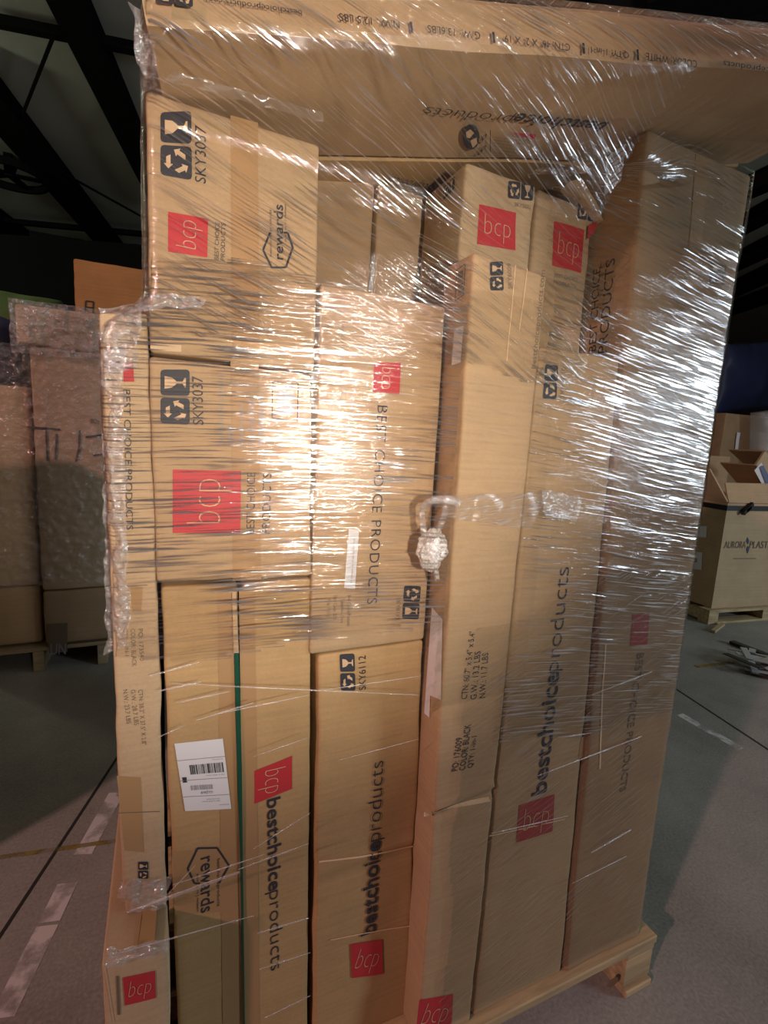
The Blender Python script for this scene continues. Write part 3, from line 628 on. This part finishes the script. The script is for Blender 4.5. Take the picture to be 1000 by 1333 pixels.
# outline per row as points: left side going back, front, right side going back
NS = 12
def build_rows(top):
  rows = []
  for k in range(NZ + 1):
      z = ZB + (ZT - ZB) * k / NZ; h = hull_profile(min(max(z, .16), 2.045 if top else 1.93), top)
      lo = [p for p in h if p[1] < 1.0]; xl, yl = lo[0]; xr, yr = lo[-1]
      if top and z > 1.82: xr = max(xr, 1.108) if z < 1.95 else xr
      row = [(xl, 1.5 + (yl - 1.5) * i / NS) for i in range(NS)]
      for i in range(NXF + 1): x = xl + (xr - xl) * i / NXF; row.append((x, sample(h, x)))
      row += [(xr, yr + (1.25 - yr) * i / NS) for i in range(1, NS + 1)]
      rows.append(row)
  return rows
rows = build_rows(True); rows2 = build_rows(False)
NR = len(rows[0])
def smooth(rows, itz, its):
    for _ in range(itz):
        rows = [[(sum(rows[min(max(k + d, 0), NZ)][i][0] for d in (-1, 0, 1)) / 3, sum(rows[min(max(k + d, 0), NZ)][i][1] for d in (-1, 0, 1)) / 3) for i in range(NR)] for k in range(NZ + 1)]
    for _ in range(its):
        rows = [[(sum(r[min(max(i + d, 0), NR - 1)][0] for d in (-1, 0, 1)) / 3, sum(r[min(max(i + d, 0), NR - 1)][1] for d in (-1, 0, 1)) / 3) for i in range(NR)] for r in rows]
    return rows
rows = smooth(rows, 8, 2); rows2 = smooth(rows2, 8, 2)
def film_sheet(name, mat, mask, off, seed, amp=.0015, parent=None, rows=rows):
    vs = []; uv = []; keep = {}; fs = []; V = {}
    P = {}; arc = [ZB] * NR
    for k in range(NZ + 1):
        z = ZB + (ZT - ZB) * k / NZ
        for i in range(NR):
            x, y = rows[k][i]; s = -.078 - (y - .78) if i < NS else (x if i <= NS + NXF else 1.108 + (y - .72))
            if k: arc[i] += math.hypot((ZT - ZB) / NZ, y - rows[k - 1][i][1])
            P[(k, i)] = (x, y, z, s); V[(k, i)] = arc[i]
    def vid(k, i):
        if (k, i) not in keep:
            x, y, z, s = P[(k, i)]
            i0, i1 = max(0, i - 1), min(NR - 1, i + 1); tx, ty = P[(k, i1)][0] - P[(k, i0)][0], P[(k, i1)][1] - P[(k, i0)][1]
            l = math.hypot(tx, ty) or 1; nx, ny = ty / l, -tx / l
            o = off + amp * noise.noise(Vector((s * 6, z * 26, seed))) + amp * .5 * noise.noise(Vector((s * 9, z * 70, seed)))
            keep[(k, i)] = len(vs); vs.append((x + nx * o, y + ny * o, z)); uv.append((s, V[(k, i)]))
        return keep[(k, i)]
    for k in range(NZ):
        for i in range(NR - 1):
            x, y, z, s = P[(k, i)]
            if mask(s, z, x, y): fs.append((vid(k, i), vid(k, i + 1), vid(k + 1, i + 1), vid(k + 1, i)))
    return mk(name, vs, fs, mat, parent, smooth=True, uvs=uv)
wrap = tag(empty('stretch_wrap', (.5, .7, .13)), 'clear shiny stretch film wound round the whole front load of cartons', 'stretch film')
def ktop(x): return KC.z + KZ.z + .003 + (x - KC.x) * KE.z / KE.x
def nz(s, z, q): return noise.noise(Vector((s * 4, z * 4, q)))
film_sheet('film_pass', M_FILM_H, lambda s, z, x, y: 1.03 + .05 * nz(s, 0, 2) + .07 * s < z < 1.60 + .03 * nz(s, 0, 3) and s < .445 + .01 * nz(0, z, 1), .006, 1.0, parent=wrap)
film_sheet('film_pass', M_FILM_C, lambda s, z, x, y: .40 < s < .64 and .9 < z < 1.62, .004, 1.5, parent=wrap)
film_sheet('film_pass', M_FILM_D, lambda s, z, x, y: z > 1.5 + .04 * nz(s, 0, 5) and z < ktop(x) and (s < .70 + .04 * nz(0, z, 4) or z > 1.90 + .17 * (s - .45)), .010, 2.0, parent=wrap)
film_sheet('film_pass', M_FILM_R, lambda s, z, x, y: s > .60 + .03 * nz(0, z, 6) and z > .78 + .05 * nz(s, 0, 7) and z < 1.945, .008, 3.0, parent=wrap, rows=rows2)
film_sheet('film_pass', M_FILM_U, lambda s, z, x, y: s > .50 + .1 * nz(0, z, 8) and .17 < z < 1.12 - .25 * max(0, .8 - s) + .05 * nz(s, 0, 9), .005, 4.0, parent=wrap, rows=rows2)

# loose strands, drawn tight into cords, over the lower left
def front_y(x, z):
    q = min(NZ - 1e-3, max(0, (z - ZB) / (ZT - ZB) * NZ)); k = int(q); f_ = q - k
    return sample(rows[k][NS:NS + NXF + 1], x) * (1 - f_) + sample(rows[k + 1][NS:NS + NXF + 1], x) * f_
def strand(a, b, wpx, mat=M_STRAND, off=.007, name='film_strand', sag=0.0, n=26):
    vs = []; fs = []; uv = []
    for i in range(n + 1):
        t = i / n; u, v = a[0] + (b[0] - a[0]) * t, a[1] + (b[1] - a[1]) * t + sag * math.sin(math.pi * t)
        p = atY(u, v, .78); y = front_y(p.x, p.z) - off; p = atY(u, v, y)
        hw = wpx * .00085 * (.55 + .45 * math.sin(math.pi * min(1, max(0, t)))) * (1 + .4 * noise.noise(Vector((t * 9, a[1], 0))))
        for q in range(5):
            an = -math.pi / 2 + math.pi * q / 4
            vs.append(p + Vector((0, -math.cos(an) * hw * .8, math.sin(an) * hw))); uv.append((t * .4, q * .003))
    for i in range(n):
        for q in range(4): fs.append((i * 5 + q, i * 5 + q + 1, i * 5 + q + 6, i * 5 + q + 5))
    return mk(name, vs, fs, mat, wrap, smooth=True, uvs=uv)
for a, b, w_ in (((165, 1188), (312, 1135), 4), ((225, 1152), (345, 1112), 1.6), ((205, 1178), (255, 1126), 1.6), ((310, 1132), (402, 1098), 2), ((335, 1215), (402, 1195), 2.0), ((338, 1262), (404, 1240), 1.5), ((345, 1325), (404, 1296), 1.5), ((150, 1242), (330, 1192), 1.5), ((330, 1105), (404, 1058), 1.5),
               ((195, 880), (260, 862), 2.0), ((205, 900), (262, 888), 2.2), ((230, 915), (300, 900), 1.6), ((255, 938), (330, 915), 1.8), ((280, 930), (402, 905), 1.4), ((205, 960), (240, 945), 1.4),
               ((225, 890), (545, 905), 1.5), ((330, 985), (402, 960), 1.2), ((410, 900), (548, 880), 1.2), ((440, 990), (545, 962), 1.0), ((640, 1085), (740, 1062), 1.4), ((700, 1010), (845, 955), 2.0), ((770, 905), (880, 862), 1.8), ((730, 960), (770, 954), 2), ((770, 1110), (830, 1075), 3), ((745, 1150), (845, 1100), 1.6)): strand(a, b, w_)
# roped, gathered film: bands in the middle, veil towards the right
def sheet(name, pts, mat, off, amp, freq, nu_=40, nv=18, seed=1.0, parent=wrap):
    m_ = frame2(pts); vs = []; fs = []; uv = []
    for j in range(nv + 1):
        for i in range(nu_ + 1):
            q = m_(i / nu_, j / nv); p = atY(q.x, q.y, .76); y = front_y(min(1.1, max(-.07, p.x)), p.z) - off
            y -= amp * abs(noise.noise(Vector((p.x * freq, p.z * freq, seed)))) + amp * .6 * noise.noise(Vector((p.x * freq * 2.7, p.z * freq * 2.7, seed)))
            e = (.002 if mat is M_VEIL else .009) * noise.noise(Vector((p.x * 40, p.z * 40, seed + 3)))
            p = atY(q.x, q.y, y); vs.append(p + Vector((e, 0, e))); uv.append((p.x, p.z))
    for j in range(nv):
        for i in range(nu_): k = j * (nu_ + 1) + i; fs.append((k, k + 1, k + nu_ + 2, k + nu_ + 1))
    return mk(name, vs, fs, mat, parent, smooth=True, uvs=uv)
sheet('crumpled_film', [(132, 455), (160, 450), (168, 840), (138, 850)], M_CRUM, .004, .014, 45, 16, 120, 1.0)
sheet('crumpled_film', [(128, 400), (190, 398), (176, 480), (140, 490)], M_CRUM, .004, .008, 30, 26, 30, 2.0)
sheet('crumpled_film', [(155, 1150), (220, 1140), (215, 1182), (160, 1190)], M_CRUM, .006, .010, 50, 24, 18, 3.0)
sheet('crumpled_film', [(135, 1238), (222, 1222), (222, 1240), (136, 1262)], M_CRUM, .006, .006, 50, 24, 10, 4.0)
sheet('crumpled_film', [(168, 0), (202, 30), (206, 112), (190, 118)], M_CRUM, .004, .010, 26, 14, 30, 5.0)
sheet('crumpled_film', [(188, 380), (270, 388), (260, 402), (170, 404)], M_CRUM, .008, .012, 40, 30, 10, 6.0)
sheet('gathered_film', [(578, 645), (715, 640), (690, 690), (575, 672)], M_VEIL, .010, .006, 14, 40, 16, 7.0)
sheet('gathered_film', [(705, 640), (760, 648), (752, 680), (712, 672)], M_CRUM, .012, .008, 30, 26, 18, 8.0)
sheet('gathered_film', [(225, 92), (420, 146), (420, 160), (215, 104)], M_VEIL, .006, .008, 30, 50, 8, 11.0)
# the knotted tail of the film
kc = atY(563, 714, .735)
bm = bmesh.new(); bmesh.ops.create_icosphere(bm, subdivisions=5, radius=1)
kv = []
for v in bm.verts:
    n = v.co.copy(); d = 1 + .22 * noise.noise(n * 2.2) + .10 * noise.noise(n * 6) + .03 * noise.noise(n * 16)
    taper = 1 + .5 * max(0, -n.z - .6)
    kv.append(kc + Vector((n.x * .027 * d, n.y * .020 * d, n.z * .033 * d * taper)))
kf = [tuple(v.index for v in f.verts) for f in bm.faces]; bm.free()
mk('knotted_tail', kv, kf, M_KNOTF, wrap, smooth=True)
def rope(name, pts, rad, mat, n=60, seed=1.0):
    P = [Vector(p) for p in pts]; vs = []; fs = []
    def cr(t):
        t *= len(P) - 1; i = min(int(t), len(P) - 2); f = t - i; p0, p1, p2, p3 = P[max(0, i - 1)], P[i], P[i + 1], P[min(len(P) - 1, i + 2)]
        return .5 * (2 * p1 + (p2 - p0) * f + (2 * p0 - 5 * p1 + 4 * p2 - p3) * f * f + (3 * p1 - p0 - 3 * p2 + p3) * f ** 3)
    for i in range(n + 1):
        p = cr(i / n); d = (cr(min(1, i / n + .01)) - cr(max(0, i / n - .01))).normalized(); s = d.cross(Vector((0, 1, 0))).normalized(); t = s.cross(d)
        for k in range(12):
            a = k * math.tau / 12; r = rad * (1 + .5 * noise.noise(Vector((i * .12, math.cos(a) * 1.5, math.sin(a) * 1.5 + seed))))
            vs.append(p + s * math.cos(a) * r + t * math.sin(a) * r * .7)
    for i in range(n):
        for k in range(12): fs.append((i * 12 + k, i * 12 + (k + 1) % 12, i * 12 + 12 + (k + 1) % 12, i * 12 + 12 + k))
    return mk(name, vs, fs, mat, wrap, smooth=True)
rope('knotted_loop', [atY(u, v, y) for u, v, y in ((598, 655, .712), (582, 650, .71), (562, 652, .72), (551, 662, .735), (550, 680, .74), (555, 700, .74))], .006, M_CRUM)
rope('knotted_tail_end', [atY(u, v, y) for u, v, y in ((580, 660, .725), (578, 672, .73), (570, 690, .735), (564, 705, .735))], .006, M_CRUM, 30, 4.0)
rope('knotted_tail_end', [atY(u, v, y) for u, v, y in ((566, 735, .738), (568, 746, .74), (569, 755, .742))], .005, M_KNOTF, 16, 6.0)

# ------------------------------------------------------------------ background, left: wrapped stack
YS = 3.1; GL = 'cartons of the wrapped stack behind at the left'
def bgc(px, y, depth, label, mat, group, seed, amp=.006, **kw):
    q = [xz(u, v, y) for u, v in px]
    x0, x1 = (q[0][0] + q[3][0]) / 2, (q[1][0] + q[2][0]) / 2; z0, z1 = (q[0][1] + q[1][1]) / 2, (q[2][1] + q[3][1]) / 2
    return carton([(x0, z0), (x1, z0), (x1, z1), (x0, z1)], y, depth, label, mat, group, seed, amp=amp, r=.015, step=.05, **kw)
s1 = bgc([(45, 765), (140, 768), (140, 458), (48, 455)], YS, .7, 'film-wrapped carton with black marker strokes, in the stack behind at left', MC[2], GL, 21.0)
pl = front(s1, .006)
for sg in (((36, 556), (78, 559)), ((60, 556), (62, 600)), ((74, 565), (72, 598)), ((104, 560), (103, 585)), ((103, 585), (99, 601)), ((112, 569), (134, 566)), ((122, 593), (134, 591))): lines(s1.root, pl, [sg], 2.6, M_INK, 'marker_stroke')
text(s1.root, pl, '8Oz', (118, 548), (130, 549), 6)
s2 = bgc([(-60, 765), (43, 765), (45, 500), (-60, 500)], YS + .05, .65, 'film-wrapped carton left of the marked one, at the photo edge', MC[0], GL, 22.0)
s3 = bgc([(20, 452), (140, 456), (140, 405), (20, 400)], YS + .02, .7, 'low wide carton on top of the wrapped stack behind at left', MC[2], GL, 23.0)
base_z = .152
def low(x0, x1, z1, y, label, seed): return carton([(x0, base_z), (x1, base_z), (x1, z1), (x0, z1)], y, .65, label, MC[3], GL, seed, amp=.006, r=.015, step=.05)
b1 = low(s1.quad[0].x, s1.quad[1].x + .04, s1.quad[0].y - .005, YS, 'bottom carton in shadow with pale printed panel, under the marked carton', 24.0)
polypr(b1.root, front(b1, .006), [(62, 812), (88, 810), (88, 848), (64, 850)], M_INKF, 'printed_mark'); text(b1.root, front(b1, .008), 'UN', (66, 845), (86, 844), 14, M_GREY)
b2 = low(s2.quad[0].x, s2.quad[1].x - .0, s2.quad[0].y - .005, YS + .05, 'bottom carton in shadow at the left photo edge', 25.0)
M_FILM_B = crumple_mat('film_background', .26, .45, (.95, .9, .92), 22, .035); M_FILM_B2 = crumple_mat('film_background_rough', .62, .45, (.95, .9, .92), 26, .05)
wb = tag(empty('stretch_wrap', (-.55, 3.0, .14)), 'clear film with pink glints round the stack behind at left', 'stretch film')
xa, xb = s2.quad[0].x - .01, s1.quad[1].x + .02
def bgsheet(name, x0, x1, z0, z1, y, mat, amp, seed, n=40):
    vs = []; fs = []; uv = []
    for j in range(n + 1):
        for i in range(n + 1):
            x = x0 + (x1 - x0) * i / n; z = z0 + (z1 - z0) * j / n
            vs.append((x, y - amp * abs(noise.noise(Vector((x * 4, z * 9, seed)))) - amp * .5 * noise.noise(Vector((x * 13, z * 25, seed))), z)); uv.append((x, z))
    for j in range(n):
        for i in range(n): k = j * (n + 1) + i; fs.append((k, k + 1, k + n + 2, k + n + 1))
    return mk(name, vs, fs, mat, wb, smooth=True, uvs=uv)
bgsheet('film_pass', xa, xb, .5, s1.quad[2].y, YS - .03, M_FILM_B, .02, 1.0)
bgsheet('film_pass', s3.quad[0].x - .01, xb, s1.quad[2].y - .04, s3.quad[2].y + .01, YS - .03, M_FILM_B2, .05, 2.0)
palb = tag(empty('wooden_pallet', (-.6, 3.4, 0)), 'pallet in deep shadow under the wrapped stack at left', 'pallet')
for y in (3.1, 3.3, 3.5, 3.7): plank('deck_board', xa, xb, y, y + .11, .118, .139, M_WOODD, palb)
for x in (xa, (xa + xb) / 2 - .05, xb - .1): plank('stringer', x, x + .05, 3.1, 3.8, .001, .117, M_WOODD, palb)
ob = bgc([(95, 418), (190, 432), (196, 352), (99, 336)], 4.2, .5, 'plain orange-brown carton perched behind the wrapped stack', MC[4], None, 26.0)
lines(ob.root, front(ob, .006), [((112, 392), (122, 393)), ((122, 393), (121, 409)), ((121, 409), (111, 408)), ((111, 408), (112, 392)), ((111, 400), (122, 401))], 1.6, M_INK, 'printed_mark')
# what carries the orange-brown carton: a tall rack of cartons behind
zb = ob.quad[0].y; xx = ob.quad[0].x
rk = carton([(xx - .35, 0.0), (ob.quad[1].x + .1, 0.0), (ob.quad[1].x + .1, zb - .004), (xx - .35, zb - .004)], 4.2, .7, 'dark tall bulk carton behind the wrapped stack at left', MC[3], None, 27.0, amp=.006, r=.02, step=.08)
M_GRN = plain('green_cloth', (.10, .20, .06), .8); M_BLU = plain('blue_tarp', (.035, .05, .14), .35); M_NAVY = plain('navy_cloth', (.03, .03, .07), .8)
def tarp(name, px, y, depth, mat, label, cat, amp=.06, seed=1.0, fr=3.0):
    m_ = frame2(px); n = 28; vs = []; fs = []
    for j in range(n + 1):
        for i in range(n + 1):
            q = m_(i / n, j / n); p = atY(q.x, q.y, y); e = min(i, n - i, 8) / 8 * min(j, n - j, 8) / 8
            d = noise.noise(Vector((p.x * fr, p.z * fr, seed))) * amp + .4 * amp * noise.noise(Vector((p.x * fr * 3, p.z * fr * 3, seed)))
            vs.append(p + Vector((0, -d - depth * e ** .5, 0)))
    nf_ = len(vs); vs += [Vector((v.x, y + depth, v.z)) for v in vs]
    for j in range(n):
        for i in range(n): k = j * (n + 1) + i; fs += [(k, k + 1, k + n + 2, k + n + 1), (nf_ + k, nf_ + k + n + 1, nf_ + k + n + 2, nf_ + k + 1)]
    rim = [i for i in range(n + 1)] + [j * (n + 1) + n for j in range(1, n + 1)] + [n * (n + 1) + i for i in range(n - 1, -1, -1)] + [j * (n + 1) for j in range(n - 1, 0, -1)]
    for a_, b_ in zip(rim, rim[1:] + rim[:1]): fs.append((a_, nf_ + a_, nf_ + b_, b_))
    return tag(fixn(mk(name, vs, fs, mat, None, smooth=True)), label, cat)
tarp('folded_tarp', [(-30, 470), (92, 470), (80, 392), (-30, 374)], 5.2, .25, M_GRN, 'green cloth bundle behind the wrapped stack at left', 'cloth')
tarp('cloth_bundle', [(-40, 520), (22, 520), (20, 420), (-40, 395)], 3.97, .14, M_NAVY, 'dark navy bundle at the left photo edge', 'cloth', seed=4.0)
# a dark mezzanine edge beyond
a_, b_ = atY(-400, 340, 11.0), atY(260, 372, 11.0)
tag(oriented('mezzanine_beam', a_, b_, 1.0, 1.05, M_STEEL), 'black mezzanine edge crossing behind the orange-brown carton', 'beam')

# off to the left, outside the photo: an unseen load added to cast shade on the stack behind
lo_ = carton([(-2.55, 0.0), (-1.15, 0.0), (-1.15, 1.62), (-2.55, 1.62)], 1.32, 1.1, 'unseen pallet-size block added left of the aisle to shade the stack behind', MC[3], None, 28.0, amp=.006, r=.02, step=.08)

# ------------------------------------------------------------------ background, right: bulk box on a pallet and clutter
A = fz(897, 812); B = fz(1000, 805)
ax = (B - A).normalized(); ay = Vector((-ax.y, ax.x, 0)); ay = ay if ay.y > 0 else -ay
q0 = atP(926, 806, A, -ay); zp = .13
def loc(s, t, z): return A + ax * s + ay * t + Vector((0, 0, z))
def obox(name, s0, s1, t0, t1, z0, z1, mat, parent=None):
    v = [loc(s, t, z) for z in (z0, z1) for t in (t0, t1) for s in (s0, s1)]
    f = [(0, 2, 3, 1), (4, 5, 7, 6), (0, 1, 5, 4), (2, 6, 7, 3), (0, 4, 6, 2), (1, 3, 7, 5)]
    return fixn(mk(name, v, f, mat, parent))
S0 = .25
nA = -ay
def aP(u, v, t=0): return atP(u, v, loc(0, t, 0), nA)
c1 = aP(926, 798); z_b = max(.12, c1.z); c2 = aP(936, 655); ztop = c2.z
sL = (aP(928, 780) - A).dot(ax)
WB = 1.15
bulk = tag(empty('bulk_carton', loc(sL + WB / 2, WB / 2, z_b)), 'large bulk carton with dark lettering and black strap, on a pallet at right', 'carton')
obox('carton_body', sL, sL + WB, 0, 1.0, z_b, ztop, MC[2], bulk)
pA = flat(loc(0, 0, 0), nA, .004)
text(bulk, pA, 'AURORA', (943, 709), (971, 709), 9, M_INKF); text(bulk, pA, 'PLASTICS', (976, 709), (1012, 709), 9, M_INKF)
polypr(bulk, pA, [(973, 699), (975, 704), (973.5, 709), (971.5, 704)], plain('blue_ink', (.03, .06, .15)), 'emblem'); polypr(bulk, pA, [(973.5, 710), (975, 715), (973, 721), (971.5, 715)], plain('blue_ink_dark', (.03, .06, .12)), 'emblem')
lines(bulk, pA, [((955, 727), (984, 727))], 1, M_INKF, 'printed_rule')
stz = aP(936, 660).z
obox('strap', sL - .006, sL + WB + .006, -.006, 1.006, stz - .028, stz + .012, M_BLACK, bulk)
kb = aP(973, 662, -.02); 
for k in range(3): oriented('strap_buckle', kb + Vector((-.05 + .03 * k, 0, -.04 + .02 * k)), kb + Vector((.05 - .02 * k, 0, .04 - .03 * k)), .03, .03, M_BLACK, bulk)
pS = flat(loc(sL, 0, 0), -ax, .004)
polypr(bulk, pS, [(903, 684), (921, 685), (920, 700), (902, 698)], M_WHITE, 'paper_label'); polypr(bulk, pS, [(899, 718), (915, 719), (914, 742), (897, 740)], M_WHITE, 'paper_label')
polypr(bulk, pS, [(904, 727), (908, 727), (908, 732), (904, 732)], M_GREY, 'printed_mark')
# open flaps standing out of its top and another open carton lying on it
def flap(pts, thick, parent, mat, name='carton_flap'):
    p = [Vector(q) for q in pts]; n = (p[1] - p[0]).cross(p[2] - p[0]).normalized() * thick; m_ = len(p)
    return fixn(mk(name, p + [q + n for q in p], [tuple(range(m_)), tuple(range(m_, 2 * m_))] + [(i, (i + 1) % m_, m_ + (i + 1) % m_, m_ + i) for i in range(m_)], mat, parent))
flap([loc(sL, 0, ztop), loc(sL + WB, 0, ztop), loc(sL + WB - .1, .10, ztop + .16), loc(sL + .05, .10, ztop + .15)], .012, bulk, MC[2])
flap([loc(sL, 0, ztop), loc(sL, 1.0, ztop), loc(sL - .18, .95, ztop + .26), loc(sL - .18, .05, ztop + .26)], .012, bulk, MC[2])
flap([loc(sL, 1.0, ztop), loc(sL + WB, 1.0, ztop), loc(sL + WB, 1.0, ztop + .36), loc(sL, 1.0, ztop + .36)], .012, bulk, MC[3])
oc = tag(empty('open_carton', loc(sL + .75, .4, ztop + .05)), 'tipped open carton with blue and white flap on the bulk carton', 'carton')
cs = [aP(u, v, .35) for u, v in ((984, 606), (996, 588), (1030, 620), (1018, 648))]
flap(cs, .02, oc, MC[2], 'carton_side'); flap([cs[0], cs[3], cs[3] + ay * .35, cs[0] + ay * .35], .012, oc, MC[3], 'carton_side'); flap([cs[1], cs[2], cs[2] + ay * .35, cs[1] + ay * .35], .012, oc, MC[3], 'carton_side')
polypr(oc, flat(cs[0] - ay * .022, nA, .03), [(978, 612), (987, 602), (1003, 630), (994, 641)], M_WHITE, 'paper_label'); polypr(oc, flat(cs[0] - ay * .022, nA, .04), [(984, 608), (988, 605), (1000, 628), (994, 634)], plain('blue_print', (.12, .17, .28)), 'printed_mark')
pr = tag(empty('wooden_pallet', loc(sL + .5, .5, 0)), 'pale wooden pallet under the bulk carton at right', 'pallet')
for t in (-.04, .2, .45, .7, .93): obox('deck_board', sL - .06, sL + WB + .03, t, t + .1, z_b - .024, z_b - .001, M_WOOD, pr)
for s in (sL - .06, sL + WB / 2 - .05, sL + WB - .07):
    obox('stringer', s, s + .1, -.04, 1.02, .02, z_b - .0245, M_WOOD, pr); 
for t in (-.04, .45, .93): obox('bottom_board', sL - .06, sL + WB + .03, t, t + .1, .001, .0195, M_WOOD, pr)
# clutter behind it
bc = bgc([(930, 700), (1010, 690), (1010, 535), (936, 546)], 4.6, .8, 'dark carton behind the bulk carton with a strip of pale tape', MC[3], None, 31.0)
lines(bc.root, front(bc, .02), [((960, 563), (957, 585))], 4, M_WHITE, 'tape')
wv = atY(996, 560, 4.2)
tarp('plastic_bundle', [(990, 620), (1040, 620), (1040, 530), (992, 537)], 4.3, .15, M_CRUM, 'crumpled clear plastic at the right photo edge above the open carton', 'plastic film', amp=.08, seed=6.0, fr=8)
tarp('blue_tarp', [(925, 540), (1080, 520), (1080, 440), (945, 448)], 6.5, .3, M_BLU, 'dark blue tarpaulin bundle behind the clutter at right', 'tarpaulin', amp=.12, seed=8.0, fr=1.6)
# scraps on the floor
M_SCR = plain('scrap_wood', (.45, .34, .2), .8); M_SCD = plain('dark_scrap', (.05, .045, .04), .7); M_SCP = plain('scrap_film', (.45, .45, .46), .35)
a_, b_ = fz(928, 824), fz(941, 814); tag(oriented('wood_scrap', a_ + Vector((0, 0, .012)), b_ + Vector((0, 0, .012)), .03, .02, M_SCR), 'short pale wood scrap on the floor before the bulk carton', 'scrap')
a_, b_ = fz(952, 838), fz(1004, 858); tag(oriented('lath', a_ + Vector((0, 0, .015)), b_ + Vector((0, 0, .015)), .05, .02, M_SCD), 'dark narrow lath lying on the floor at right', 'scrap')
sp = fz(992, 872); sr = tag(empty('scrap_pile', sp), 'small pile of torn film and paper scraps on the floor at right', 'scrap')
for k in range(16):
    c_ = sp + Vector((random.uniform(-.16, .22), random.uniform(-.12, .12), .02 + random.uniform(0, .06))); d_ = Vector((random.uniform(-1, 1), random.uniform(-1, 1), random.uniform(-.15, .15))).normalized() * random.uniform(.06, .16)
    oriented('scrap', c_ - d_, c_ + d_, random.uniform(.02, .06), .006, (M_SCP, M_SCD, M_SCP)[k % 3], sr)
